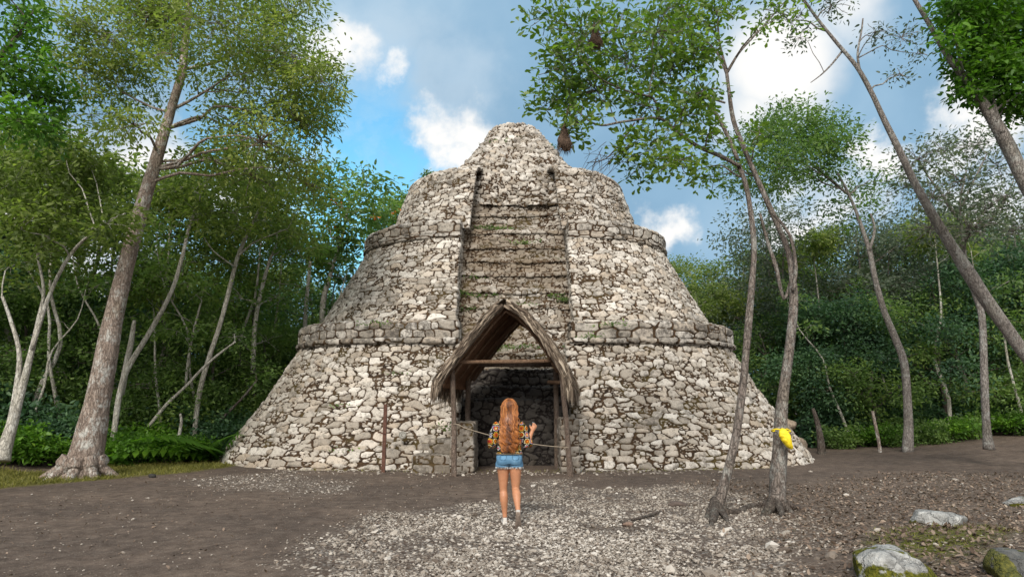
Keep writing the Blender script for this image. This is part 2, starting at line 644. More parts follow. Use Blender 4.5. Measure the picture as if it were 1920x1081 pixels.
# ================================================================== PYRAMID
def stone_mat(name, tone=1.0, dark=0.0, moss=0.35, brown=0.0, soot_shade=0.0):
    """rubble masonry: pale limestone per stone, earth in the joints, lichen and moss where they grow"""
    m, t, b, out = new_mat(name)
    geo = t.new('ShaderNodeNewGeometry')
    p = geo.outputs['Position']
    joint, r1, r2 = t.attr('joint'), t.attr('rand_a'), t.attr('rand_b')
    k = tone
    c = t.ramp(r1, [(0.0, (0.27 * k, 0.235 * k, 0.195 * k)), (0.22, (0.38 * k, 0.34 * k, 0.29 * k)), (0.6, (0.49 * k, 0.45 * k, 0.40 * k)),
                    (1.0, (0.64 * k, 0.60 * k, 0.545 * k))])
    c = t.mix(t.math('MULTIPLY', t.rng(r2, 0.62, 1.0), 0.55), c, (0.42 * k, 0.33 * k, 0.24 * k))
    f1 = t.noise(p, 8.0, 7, 0.68)
    f2 = t.noise(p, 36.0, 4, 0.65)
    f3 = t.noise(p, 1.1, 5, 0.6)
    f4 = t.noise(p, 0.42, 4, 0.55)
    # weathering blotches on each stone
    c = t.mix(t.rng(f1, 0.50, 0.64, 0, 0.70), c, (0.19 * k, 0.175 * k, 0.15 * k))
    c = t.mix(t.rng(f2, 0.55, 0.68, 0, 0.75), c, (0.10, 0.085, 0.07))
    c = t.mix(t.rng(f2, 0.44, 0.30, 0, 0.35), c, (0.60 * k, 0.58 * k, 0.54 * k))
    # dark lichen in drifts
    lf = t.math('MULTIPLY', t.rng(f3, 0.50 - 0.16 * dark, 0.68 - 0.12 * dark), t.rng(f1, 0.36, 0.58, 0, 0.62 + 0.3 * dark))
    c = t.mix(lf, c, (0.075, 0.066, 0.058))
    if brown:
        c = t.mix(t.math('MULTIPLY', t.rng(f4, 0.30, 0.62), brown), c, t.mix(f1, (0.10, 0.075, 0.05, 1), (0.24, 0.19, 0.135, 1)))
    if soot_shade:  # blackening: soot plus shade painted into the stone colour
        c = t.mix(t.rng(f3, 0.25, 0.75, soot_shade, soot_shade * 0.72), c, (0.022, 0.020, 0.020))
    jc = t.mix(t.rng(f1, 0.35, 0.62), (0.024, 0.016, 0.011, 1), (0.070, 0.042, 0.022, 1))
    jc = t.mix(t.math('MULTIPLY', t.rng(f3, 0.50, 0.66), moss), jc, (0.080, 0.062, 0.016, 1))
    if soot_shade:
        jc = t.mix(soot_shade, jc, (0.014, 0.012, 0.012))
    c = t.mix(t.rng(joint, 0.26, 0.66), c, jc)
    t.put(b.inputs['Base Color'], c)
    b.inputs['Roughness'].default_value = 0.9
    b.inputs['Specular IOR Level'].default_value = 0.2
    h = t.math('ADD', t.math('MULTIPLY', f1, 0.8), t.math('MULTIPLY', f2, 0.5))
    t.put(b.inputs['Normal'], t.bump(h, 0.95, 0.04))
    return m


MAT_STONE = stone_mat('limestone_rubble_wall', tone=0.97, dark=0.10, moss=0.35)
MAT_STONE_LOW = stone_mat('mossy_limestone_rubble_wall', tone=0.98, dark=0.05, moss=0.55, brown=0.10)
MAT_STONE_UP = stone_mat('weathered_limestone_rubble', tone=0.93, dark=0.35, moss=0.35)
MAT_CORNICE = stone_mat('lichen_blackened_cornice', tone=0.86, dark=0.80, moss=0.3)
MAT_STAIR = stone_mat('eroded_stair_mortar', tone=0.82, dark=0.30, moss=0.5, brown=0.80)
MAT_SOOT_SHADE = stone_mat('sooty_shaded_alcove_stone', tone=0.6, dark=0.5, moss=0.2, brown=0.5, soot_shade=0.92)  # real soot, deepened to paint in the niche's shade under the roof
MAT_PIER = stone_mat('pier_stone', tone=0.66, dark=0.60, moss=0.5, brown=0.25)


def worley(U, V, cu, cv, seed, jit=0.36, pw=3.6, wvar=0.42):
    row = np.floor(V / cv)
    f1 = np.full(U.shape, 1e9)
    f2 = np.full(U.shape, 1e9)
    ii = np.zeros(U.shape)
    jj = np.zeros(U.shape)
    for dj in (-2, -1, 0, 1, 2):
        j = row + dj
        off = hsh(j, j * 0 + 7, seed) * 1.0
        wrow = 0.8 + 0.5 * hsh(j, j * 0 + 3, seed + 5)
        cuj = cu * wrow
        i0 = np.floor(U / cuj - off)
        for di in (-2, -1, 0, 1, 2):
            i = i0 + di
            su = (i + 0.5 + off + jit * 2 * (hsh(i, j, seed + 1) - 0.5)) * cuj
            sv = (j + 0.5 + jit * 2 * (hsh(i, j, seed + 2) - 0.5)) * cv
            wgt = np.exp(wvar * 2 * (hsh(i, j, seed + 3) - 0.5) * 1.2)
            th = 0.36 * (hsh(i, j, seed + 4) - 0.5)
            du, dv = (U - su), (V - sv)
            a = (du * np.cos(th) + dv * np.sin(th)) / cuj
            c = (-du * np.sin(th) + dv * np.cos(th)) / cv
            d = (np.abs(a) ** pw + np.abs(c) ** pw) ** (1 / pw) / wgt
            nw = d < f1
            f2 = np.where(nw, f1, np.minimum(f2, d))
            ii = np.where(nw, i, ii)
            jj = np.where(nw, j, jj)
            f1 = np.where(nw, d, f1)
    return f1, f2, ii, jj


def masonry(U, V, cu, cv, seed, chink=0.24, order=1.0, gap=0.045):
    w1 = cv * 0.55 * order
    Uw = U + w1 * fbm(U / cu * 0.9, V / cv * 0.9, seed + 50, 3) * 1.2
    Vw = V + w1 * fbm(U / cu * 0.8 + 9, V / cv * 0.8, seed + 51, 3) * 1.6
    f1, f2, i, j = worley(Uw, Vw, cu, cv, seed, jit=0.34 * order)
    edge = f2 - f1
    r1, r2, r3 = hsh(i, j, seed + 11), hsh(i, j, seed + 12), hsh(i, j, seed + 13)
    prof = smooth(gap, gap + 0.11, edge) ** 0.75
    # some stones break up into chinking
    g1, g2, a, c = worley(Uw * 1.0 + 3.3, Vw + 1.7, cu * 0.46, cv * 0.5, seed + 100, jit=0.36 * order)
    e2 = g2 - g1
    fine = r3 < chink
    edge_f = np.minimum(edge, e2 * 0.75)
    prof = np.where(fine, smooth(gap, gap + 0.15, edge_f) * 0.85, prof)
    r1 = np.where(fine, hsh(a, c, seed + 14) * 0.8, r1)
    r2 = np.where(fine, hsh(a, c, seed + 15), r2)
    return prof, r1, r2


def stone_surface(name, Pn, U, V, cu, cv, seed, mat, parent, amp=0.09, chink=0.24, order=1.0, gap=0.045, rough=0.03, outward=None, wob=0.05):
    """Pn: (nv,nu,3) base surface; stones are raised along the outward normal"""
    du = np.gradient(Pn, axis=1)
    dv = np.gradient(Pn, axis=0)
    N = np.cross(du, dv)
    L = np.linalg.norm(N, axis=2, keepdims=True)
    N = N / (L + 1e-9)
    if outward is not None:
        s = np.sign((N * outward(Pn)).sum(-1).mean())
        N = N * (s if s != 0 else 1)
    prof, r1, r2 = masonry(U, V, cu, cv, seed, chink, order, gap)
    d = amp * prof * (0.55 + 0.75 * hsh(np.floor(r2 * 997), np.floor(r1 * 997), seed)) \
        + rough * 2 * fbm(U * 7, V * 7, seed + 61, 3) + wob * 2 * fbm(U * 0.6, V * 0.6, seed + 62, 3)
    Q = Pn + N * d[..., None]
    nv, nu = U.shape
    me = mesh_np(name, Q, grid_quads(nv, nu), None, {'joint': (1 - prof).ravel(), 'rand_a': r1.ravel(), 'rand_b': r2.ravel()})
    return link(name, me, mat, parent)


PYR_X = 0.12
FRONT = 16.9
A1 = 9.1
PYR_Y = FRONT + A1
ST_X, ST_HW = 0.07, 1.80       # stair centre and half width
pyr = empty('stepped_pyramid', (PYR_X, PYR_Y, 0), 'tall round-cornered stepped pyramid of pale rubble limestone with a central stair and ragged peak', 'pyramid')
pyr.location = (0, 0, 0)


def seg(a, b, step):
    n = max(2, int(round(math.dist(a, b) / step)) + 1)
    return [(a[0] + (b[0] - a[0]) * k / (n - 1), a[1] + (b[1] - a[1]) * k / (n - 1)) for k in range(n)]


def plan_counts(a, r, xs, ret, step):
    arc = math.pi / 2 * r
    return (max(3, int(ret / step)), int((a - r - xs) / step), int(arc / step), max(4, int(2 * (a - r) / 0.12)),
            max(6, int(arc / 0.3)), max(4, int((a - r) / 0.6)))


def plan(a, r, xs, ret, cnt):
    """half plan from the stair recess along the front, round the corner and to the middle of the back"""
    pts = []

    def ln(p, q, n):
        for k in range(n):
            s = k / n
            pts.append((p[0] + (q[0] - p[0]) * s, p[1] + (q[1] - p[1]) * s))

    ln((xs, -a + ret), (xs, -a), cnt[0])
    ln((xs, -a), (a - r, -a), cnt[1])
    for k in range(cnt[2]):
        th = -math.pi / 2 + math.pi / 2 * k / cnt[2]
        pts.append((a - r + r * math.cos(th), -a + r + r * math.sin(th)))
    ln((a, -a + r), (a, a - r), cnt[3])
    for k in range(cnt[4]):
        th = math.pi / 2 * k / cnt[4]
        pts.append((a - r + r * math.cos(th), a - r + r * math.sin(th)))
    ln((a - r, a), (0, a), cnt[5])
    pts.append((0, a))
    return np.array(pts)


def resample(prof, step):
    out = [prof[0]]
    for p, q in zip(prof[:-1], prof[1:]):
        n = max(1, int(round(math.dist(p, q) / step)))
        out += [(p[0] + (q[0] - p[0]) * k / n, p[1] + (q[1] - p[1]) * k / n) for k in range(1, n + 1)]
    return np.array(out)


def tier(name, a, r, prof, xs, ret, cu, cv, seed, mat, step=0.027, amp=0.09, chink=0.24, order=1.0, gap=0.045, cx=PYR_X, rough=0.03, wob=0.05, label=None):
    pr = resample(prof, step)
    for side in (-1, 1):
        xe = xs - side * (cx - ST_X)      # keep the recess centred on the stair
        cnt = plan_counts(a, r, xe, ret, step)
        P0 = []
        for ins, z in pr:
            q = plan(a - ins, max(0.4, r - 0.75 * ins), xe, ret, cnt)
            P0.append(np.stack([cx + side * q[:, 0], PYR_Y + q[:, 1], np.full(len(q), z)], 1))
        P0 = np.array(P0)
        mid = P0[len(P0) // 3]
        U = np.concatenate([[0], np.cumsum(np.linalg.norm(np.diff(mid, axis=0), axis=1))])
        V = np.concatenate([[0], np.cumsum(np.hypot(np.diff(pr[:, 0]), np.diff(pr[:, 1])))])
        UU, VV = np.meshgrid(U + (0 if side > 0 else 77.3), V)
        # outward = away from the pyramid's axis and up
        c = np.array([cx, PYR_Y, -4.0])
        o = stone_surface(name, P0, UU, VV, cu, cv, seed + (side > 0) * 7, mat, pyr, amp, chink, order, gap, rough, lambda q: q - c, wob)
        if label:
            o['label'] = label


R1 = 4.7
tier('tier_wall', A1, R1, [(-0.22, -0.3), (-0.02, 0.15), (1.02, 1.75), (1.95, 3.44)], ST_HW - 0.24, 2.2, 0.345, 0.165, 3, MAT_STONE_LOW, amp=0.07)
tier('cornice', A1, R1, [(2.03, 3.37), (1.76, 3.41), (1.75, 3.48), (1.88, 3.52), (1.83, 3.55), (1.83, 3.97), (1.91, 4.04), (4.4, 4.10)],
     ST_HW - 0.12, 0.7, 0.44, 0.255, 13, MAT_CORNICE, amp=0.045, chink=0.06, order=0.35, wob=0.04)
A2, R2 = 7.15, 4.7
tier('tier_wall', A2, R2, [(-0.05, 3.95), (0.74, 5.4), (1.56, 7.02)], ST_HW, 2.0, 0.315, 0.152, 23, MAT_STONE, amp=0.055)
tier('cornice', A2, R2, [(1.66, 6.98), (1.46, 7.02), (1.45, 7.09), (1.54, 7.13), (1.50, 7.16), (1.50, 7.54), (1.58, 7.60), (3.6, 7.66)],
     ST_HW, 1.5, 0.40, 0.24, 33, MAT_CORNICE, amp=0.04, chink=0.06, order=0.35, wob=0.04)
A3, R3 = 4.85, 3.3
tier('tier_wall', A3, R3, [(-0.05, 7.50), (0.26, 8.5), (0.56, 9.5), (0.68, 9.88), (0.92, 10.10), (1.4, 10.2), (2.8, 10.25)], ST_HW, 1.4, 0.28, 0.138, 43, MAT_STONE_UP, amp=0.06)

# ---- central stair: eroded risers and narrow treads from the thatched niche up to the peak
steps = [(18.05, -0.2), (18.15, 1.72), (18.42, 1.76), (18.5, 2.12), (18.74, 2.16), (18.80, 2.62), (19.06, 2.68), (19.12, 3.12), (19.28, 3.16), (19.33, 3.45),
         (19.42, 3.48), (19.46, 3.78), (19.56, 3.81), (19.6, 4.08), (19.82, 4.12)]
y, z = 19.82, 4.12
rng = random.Random(4)
for k in range(9):
    rise = 0.63 * rng.uniform(0.8, 1.2)
    y2 = y + 0.08
    steps.append((y2, z + rise - 0.13))
    steps.append((y2 - 0.06, z + rise - 0.11))
    steps.append((y2 - 0.035, z + rise))
    y, z = y2 + 0.27, z + rise + 0.02
    steps.append((y, z))
steps += [(23.15, 9.9), (24.6, 10.1)] if y < 23.1 else [(y + 0.1, 9.9), (24.8, 10.1)]
pr = resample(steps, 0.03)
xs_ = np.arange(ST_X - ST_HW - 0.15, ST_X + ST_HW + 0.151, 0.028)
XX, YY = np.meshgrid(xs_, pr[:, 0])
ZZ = np.repeat(pr[:, 1][:, None], len(xs_), 1)
Vv = np.concatenate([[0], np.cumsum(np.hypot(np.diff(pr[:, 0]), np.diff(pr[:, 1])))])
UU, VV = np.meshgrid(xs_, Vv)
# eroded: the nosing sinks and wanders along each step
er = fbm(XX * 1.5, ZZ * 2.2, 91, 4)
YY2 = YY + 0.15 * er
ZZ2 = ZZ + 0.16 * fbm(XX * 1.1 + 4, YY * 2.0, 92, 4) * smooth(0.3, 2.0, ZZ)
low = pr[:, 1] < 2.63
cutk = int(np.argmax(~low))
S = np.stack([XX, YY2, ZZ2], -1)
out_s = lambda q: np.array([0, -1.0, 0.6])
stone_surface('alcove_wall', S[:cutk + 1], UU[:cutk + 1], VV[:cutk + 1], 0.27, 0.18, 55, MAT_SOOT_SHADE, pyr, 0.06, 0.3, 1.0, 0.05, 0.03, out_s)
stone_surface('staircase', S[cutk:], UU[cutk:], VV[cutk:], 0.24, 0.13, 57, MAT_STAIR, pyr, 0.035, 0.35, 1.0, 0.04, 0.05, out_s)

# ---- ragged peak of loose rubble
hw_prof = [(1.10, -0.35), (1.02, 0.0), (0.85, 0.26), (0.67, 0.47), (0.53, 0.66), (0.43, 0.82), (0.33, 0.94), (0.21, 0.995), (0.0, 1.02)]
pk = resample([(a * 2.85, 9.82 + b * 3.13) for a, b in hw_prof], 0.035)
nth = 460
TH = np.linspace(0, 2 * math.pi, nth) + math.pi / 2
cs, sn = np.cos(TH), np.sin(TH)
pw = 2.7
rad = (np.abs(cs) ** pw + np.abs(sn) ** pw) ** (-1 / pw)
lump = 1 + 0.16 * fbm(cs * 2 + 5, sn * 2 + 5, 95, 4)
Rr = pk[:, 0][:, None] * (rad * lump)[None, :]
PK = np.stack([0.14 + Rr * cs, 25.35 + Rr * sn + 0 * Rr, np.repeat(pk[:, 1][:, None], nth, 1)], -1)
PK[..., 2] += 0.35 * fbm(PK[..., 0] * 1.1, PK[..., 1] * 1.1, 96, 4)
Uq = np.repeat((TH * 1.9)[None, :], len(pk), 0)
Vq = np.repeat(np.concatenate([[0], np.cumsum(np.hypot(np.diff(pk[:, 0]), np.diff(pk[:, 1])))])[:, None], nth, 1)
# map stones by the front plane where it faces us so that they keep their size towards the top
front = sn < 0.3
Uq = np.where(front[None, :] & True, PK[..., 0], PK[..., 1] * 1.0 + 40)
stone_surface('rubble_peak', PK, Uq, Vq, 0.255, 0.145, 65, MAT_STONE_UP, pyr, 0.10, 0.3, 1.0, 0.05, 0.06, lambda q: q - np.array([0.14, 25.35, 6.0]), 0.08)

# ---- low stub piers either side of the niche and the fallen steps beside the left one
def rubble_block(name, c, s, seed, mat, parent, cu=0.30, cv=0.17, amp=0.035):
    """a small dry-stone block: five stone faces in one closed shell"""
    x, y, z = s
    step = 0.03
    n1 = max(3, int(x / step))
    n2 = max(3, int(y / step))
    ring = seg((-x / 2, y / 2), (-x / 2, -y / 2), step)[:-1] + seg((-x / 2, -y / 2), (x / 2, -y / 2), step)[:-1] + seg((x / 2, -y / 2), (x / 2, y / 2), step)[:-1] + seg((x / 2, y / 2), (-x / 2, y / 2), step)
    ring = np.array(ring)
    zs = list(np.arange(-0.15, z, step)) + [z]
    P0 = [np.stack([c[0] + ring[:, 0], c[1] + ring[:, 1], np.full(len(ring), c[2] + q)], 1) for q in zs]
    for k in range(1, 9):
        f = 1 - k / 8.0
        P0.append(np.stack([c[0] + ring[:, 0] * f, c[1] + ring[:, 1] * f, np.full(len(ring), c[2] + z + 0.02 * k / 8)], 1))
    P0 = np.array(P0)
    U = np.concatenate([[0], np.cumsum(np.linalg.norm(np.diff(ring, axis=0), axis=1))])
    V = np.concatenate([np.array(zs), z + np.arange(1, 9) * x / 16])
    UU, VV = np.meshgrid(U, V)
    cc = np.array(tuple(c))
    return stone_surface(name, P0, UU, VV, cu, cv, seed, mat, parent, amp, 0.1, 0.5, 0.04, 0.02, lambda q: q - cc, 0.02)


rubble_block('pier', (-1.22, 16.95, 0), (0.52, 1.9, 1.15), 71, MAT_PIER, pyr, 0.26, 0.125)
rubble_block('pier', (1.42, 16.95, 0), (0.42, 1.9, 1.25), 73, MAT_PIER, pyr, 0.26, 0.125)
rubble_block('kerb_step', (-1.95, 16.55, 0), (0.95, 0.8, 0.36), 75, MAT_PIER, pyr, 0.4, 0.2)
rubble_block('kerb_step', (-1.75, 16.85, 0), (0.6, 0.7, 0.72), 77, MAT_PIER, pyr, 0.4, 0.2)

# ================================================================== THATCHED SHELTER
def thatch_mat():
    m, t, b, out = new_mat('dry_palm_thatch')
    tint = t.attr('tint')
    geo = t.new('ShaderNodeNewGeometry')
    n = t.noise(geo.outputs['Position'], 6.0, 5, 0.6)
    f = t.math('ADD', t.math('MULTIPLY', tint, 0.7), t.math('MULTIPLY', n, 0.3))
    c = t.ramp(f, [(0.15, (0.030, 0.022, 0.016)), (0.40, (0.095, 0.070, 0.051)), (0.64, (0.205, 0.162, 0.122)), (0.92, (0.40, 0.335, 0.26))])
    t.put(b.inputs['Base Color'], c)
    b.inputs['Roughness'].default_value = 0.85
    b.inputs['Specular IOR Level'].default_value = 0.2
    return m


MAT_THATCH = thatch_mat()
MAT_UNDER = simple('brown_dry_leaf_underside', (0.26, 0.145, 0.085), 0.8, 0.5, 14, 0.4)
MAT_POLE = bark_mat('grey_weathered_pole', (0.085, 0.062, 0.048), (0.17, 0.125, 0.10), (0.27, 0.21, 0.17), (0.33, 0.30, 0.26), 0.2, 16)
MAT_BEAM = bark_mat('red_brown_beam', (0.12, 0.072, 0.045), (0.21, 0.13, 0.083), (0.31, 0.21, 0.14), (0.3, 0.25, 0.2), 0.05, 16)

HY = 15.35
hut = empty('thatched_shelter', P(952, 870, HY).xy.to_3d(), 'open gabled shelter of dry palm thatch on rough poles at the foot of the pyramid', 'shelter')
HB = Vector(hut.location)
hut.location = (0, 0, 0)


def prof_pts(px):
    return [P(a, b, HY - 0.15) for a, b in px]


LEFTP = prof_pts([(944, 570), (917, 598), (889, 632), (863, 665), (840, 695), (829, 712), (824, 724)])
RIGHTP = prof_pts([(946, 570), (975, 587), (1004, 617), (1028, 650), (1045, 679), (1055, 697), (1061, 716)])
AXIS = Vector((0.15, 1.0, 0.0))
LEN = 2.75
rng = random.Random(11)


def along(pts, s):
    """point on a slope profile at 0..1 of its length, with the downhill direction"""
    L = [0.0]
    for a, b2 in zip(pts[:-1], pts[1:]):
        L.append(L[-1] + (b2 - a).length)
    q = s * L[-1]
    for k in range(len(pts) - 1):
        if q <= L[k + 1] or k == len(pts) - 2:
            f = (q - L[k]) / (L[k + 1] - L[k])
            d = (pts[k + 1] - pts[k]).normalized()
            return pts[k].lerp(pts[k + 1], f), d
    return pts[-1], d


for side, PR in ((-1, LEFTP), (1, RIGHTP)):
    mb = MB()
    ub = MB()
    # the woven mat itself, 9 cm thick
    n = 14
    rows = []
    for k in range(n):
        p, d = along(PR, k / (n - 1))
        nrm = Vector((-d.z, 0, d.x)) * (1 if side > 0 else -1)
        if nrm.z < 0:
            nrm = -nrm
        rows.append((p, d, nrm))
    nt_ = 12
    top, bot = [], []
    for p, d, nrm in rows:
        top.append([p + AXIS * (LEN * q / (nt_ - 1)) + nrm * 0.05 for q in range(nt_)])
        bot.append([p + AXIS * (LEN * q / (nt_ - 1)) - nrm * 0.06 for q in range(nt_)])
    mb.add([v for r in top for v in r], grid_quads(n, nt_), None, 0.15)
    ub.add([v for r in bot for v in r], grid_quads(n, nt_), None, 0.4)
    # fronds: ribbons combed downhill in overlapping courses
    Vs, Qs, Ts = [], [], []
    cnt = 0
    for k in range(6500):
        edge = rng.random()
        s = rng.random() ** 0.8
        if edge < 0.42:
            q = rng.uniform(-0.06, 0.03)          # the thick fringe along the front verge
        else:
            q = rng.uniform(0.0, 1.0)
        if rng.random() < 0.14:
            s = rng.uniform(0.85, 1.0)
        p, d = along(PR, min(1, s))
        nrm = Vector((-d.z, 0, d.x))
        if nrm.z < 0:
            nrm = -nrm
        base = p + AXIS * (LEN * q) + nrm * (rng.uniform(-0.05, 0.11) if edge < 0.42 else rng.uniform(0.02, 0.11))
        ln = rng.uniform(0.16, 0.38) if edge < 0.42 else rng.uniform(0.22, 0.55)
        if rng.random() < 0.09:
            ln *= 1.7
        wv = rng.uniform(0.010, 0.028)
        yaw = rng.gauss(0, 0.22) + (-0.35 * rng.random() if edge < 0.42 else 0)
        dirv_ = (d + AXIS * math.tan(max(-1.2, min(1.2, yaw)))).normalized()
        hang = Vector((0, 0, -1))
        f1 = base + dirv_ * ln * 0.5 + nrm * rng.uniform(-0.02, 0.035)
        droop = 0.12 + 0.22 * (edge < 0.42) * rng.random() + (0.55 if s > 0.86 else 0.0)
        f2 = f1 + (dirv_.lerp(hang, min(0.95, droop))).normalized() * ln * 0.5
        wide = dirv_.cross(nrm).normalized()
        if edge < 0.42:
            wide = (dirv_.cross(AXIS).normalized() + wide * rng.gauss(0, 0.4)).normalized()
        else:
            wide = (wide + nrm * rng.gauss(0, 0.5)).normalized()
        sv = wide * wv
        Vs += [base - sv, base + sv, f1 - sv * 0.9, f1 + sv * 0.9, f2]
        Qs.append([cnt, cnt + 1, cnt + 3, cnt + 2])
        Ts.append([cnt + 2, cnt + 3, cnt + 4])
        cnt += 5
    V = np.array([tuple(v) for v in Vs])
    tr = np.random.RandomState(5 + side).normal(0.5, 0.24, len(V) // 5).clip(0, 1).repeat(5)
    mb.add(V, Qs, Ts, tr)
    link('thatch_roof', mb.mesh('thatch_roof', False), MAT_THATCH, hut)
    # combed brown leaf stalks under the slope
    Vs, Qs = [], []
    cnt = 0
    for k in range(900):
        s = rng.uniform(0.0, 0.93)
        p, d = along(PR, s)
        nrm = Vector((-d.z, 0, d.x))
        if nrm.z < 0:
            nrm = -nrm
        q = rng.random()
        base = p + AXIS * (LEN * q) - nrm * rng.uniform(0.05, 0.11)
        ln = rng.uniform(0.25, 0.6)
        tip = base + (d + AXIS * rng.gauss(0, 0.35)).normalized() * ln - nrm * rng.uniform(-0.02, 0.06)
        sv = d.cross(nrm).normalized() * rng.uniform(0.008, 0.022)
        Vs += [base - sv, base + sv, tip + sv * 0.5, tip - sv * 0.5]
        Qs.append([cnt, cnt + 1, cnt + 2, cnt + 3])
        cnt += 4
    ub.add([tuple(v) for v in Vs], Qs, None, 0.5)
    link('roof_lining', ub.mesh('roof_lining', False), MAT_UNDER, hut)
    # rafters
    for q in (0.06, 0.36, 0.66, 0.95):
        rb = MB()
        pts = []
        for k in range(6):
            p, d = along(PR, 0.01 + 0.86 * k / 5)
            nrm = Vector((-d.z, 0, d.x))
            if nrm.z < 0:
                nrm = -nrm
            pts.append(p + AXIS * (LEN * q) - nrm * 0.12)
        rb.tube(pts, 0.032, 7, rough=0.12, seed=int(q * 100))
        link('rafter', rb.mesh('rafter'), MAT_BEAM, hut)
# ridge cap of bundled leaves
mb = MB()
rt = LEFTP[0].lerp(RIGHTP[0], 0.5)
Vs, Qs = [], []
for k in range(700):
    q = rng.uniform(-0.03, 1.0) if rng.random() > 0.3 else rng.uniform(-0.04, 0.05)
    sg = rng.choice((-1, 1))
    PR = LEFTP if sg < 0 else RIGHTP
    base = rt + AXIS * (LEN * q) + Vector((rng.uniform(-0.05, 0.05), 0, rng.uniform(0.03, 0.13)))
    p, d = along(PR, rng.uniform(0.08, 0.2))
    tip = p + AXIS * (LEN * q + rng.uniform(-0.12, 0.12)) + Vector((sg * 0.04, 0, rng.uniform(0.04, 0.15)))
    wv = Vector((0, rng.uniform(0.008, 0.022), 0))
    c0 = len(Vs)
    Vs += [base - wv, base + wv, tip + wv * 0.4, tip - wv * 0.4]
    Qs.append([c0, c0 + 1, c0 + 2, c0 + 3])
mb.add([tuple(v) for v in Vs], Qs, None, np.random.RandomState(9).normal(0.5, 0.25, len(Vs) // 4).clip(0, 1).repeat(4))
link('ridge_cap', mb.mesh('ridge_cap', False), MAT_THATCH, hut)
for (a, bb, y0, r) in (((852, 883), (848, 672), HY, 0.062), ((1071, 879), (1050, 672), HY, 0.066)):
    pb = MB()
    p0, p1 = P(a[0], a[1], y0), P(bb[0], bb[1], y0)
    p0.z = gz(p0.x, p0.y) - 0.25
    mid = p0.lerp(p1, 0.5) + Vector((0.018, 0, 0))
    pb.tube([p0, p0.lerp(mid, 0.5), mid, mid.lerp(p1, 0.5), p1], [r * 1.12, r * 1.02, r * 0.95, r * 0.95, r * 0.9], 12, rough=0.18, seed=int(a[0]), sub=5)
    link('post', pb.mesh('post'), MAT_POLE, hut)
for (x0, x1, yy) in ((880, 878, 17.2), (1045, 1042, 17.2)):
    pb = MB()
    p1 = P(x1, 690, yy)
    p0 = Vector((p1.x, yy, -0.2))
    pb.tube([p0, p0.lerp(p1, 0.5), p1], 0.07, 10, rough=0.15, sub=4)
    link('post', pb.mesh('post'), MAT_POLE, hut)
bm_ = MB()
bm_.tube([P(838, 679, HY - 0.02), P(900, 678, HY - 0.02), P(960, 677.5, HY - 0.02), P(1034, 676, HY - 0.02)], [0.045, 0.05, 0.048, 0.042], 9, rough=0.16, sub=5)
link('cross_beam', bm_.mesh('cross_beam'), MAT_BEAM, hut)
bm_ = MB()
bm_.tube([P(1028, 716, 16.2), P(1068, 716, 15.5)], 0.05, 8, rough=0.15)
link('cross_beam', bm_.mesh('cross_beam'), MAT_BEAM, hut)
bm_ = MB()
bm_.tube([P(870, 684, 17.2), P(1048, 683, 17.2)], 0.055, 8, rough=0.15)
link('cross_beam', bm_.mesh('cross_beam'), MAT_POLE, hut)
for PR, xx in ((LEFTP, 849), (RIGHTP, 1050)):
    bm_ = MB()
    a = P(xx, 682, HY)
    bm_.tube([a - AXIS * 0.2, a + AXIS * 2.0], 0.045, 8, rough=0.15)
    link('eave_plate', bm_.mesh('eave_plate'), MAT_BEAM, hut)

# rope lashings where the front posts meet the beam
for k, (xx, yy) in enumerate(((848.5, 681), (1050.5, 682))):
    lb = MB()
    c = P(xx, yy, HY)
    for q in range(5):
        lb.tube([c + Vector((0.075 * math.cos(a), 0.085 * math.sin(a), -0.06 + 0.028 * q + 0.02 * math.sin(a + q))) for a in np.linspace(0, 2 * math.pi, 17)], 0.011, 5, cap=False)
    link('lashing', lb.mesh('lashing'), MAT_POLE, hut)

# rope barrier strung across the niche
MAT_ROPE = simple('pale_fibre_rope', (0.30, 0.25, 0.19), 0.9, 0.3, 90, 0.4)
rb = MB()
pts = [P(806, 799, 16.1), P(826, 798, 15.7), P(853, 794, 15.27)]
q0, q1 = P(853, 795, 15.27), P(1066, 838, 15.27)
for k in range(1, 13):
    f = k / 12
    pts.append(q0.lerp(q1, f) + Vector((0, -0.02, -0.10 * 4 * f * (1 - f))))
rb.tube(pts, 0.008, 6, sub=3)
tag(link('rope', rb.mesh('rope'), MAT_ROPE), 'thin pale rope strung slack between the shelter posts behind the woman', 'rope')

# rusty iron post in front of the wall
MAT_RUST = simple('rusty_iron', (0.085, 0.040, 0.028), 0.85, 0.45, 18, 0.5)
ip = P(719, 876, 16.3)
ir = empty('iron_post', (ip.x, ip.y, gz(ip.x, ip.y)), 'rusty upright iron post standing before the wall left of the shelter', 'post')
mb = MB()
mb.box((0, 0, 0.72), (0.085, 0.075, 1.84))
o = link('post_shaft', mb.mesh('post_shaft', False), MAT_RUST, ir)
mb = MB()
mb.box((-0.02, -0.045, 0.93), (0.13, 0.03, 0.035))
mb.tube([(-0.05, -0.04, 0.93), (-0.17, -0.02, 0.95)], 0.010, 6)
link('hook', mb.mesh('hook', False), MAT_RUST, ir)

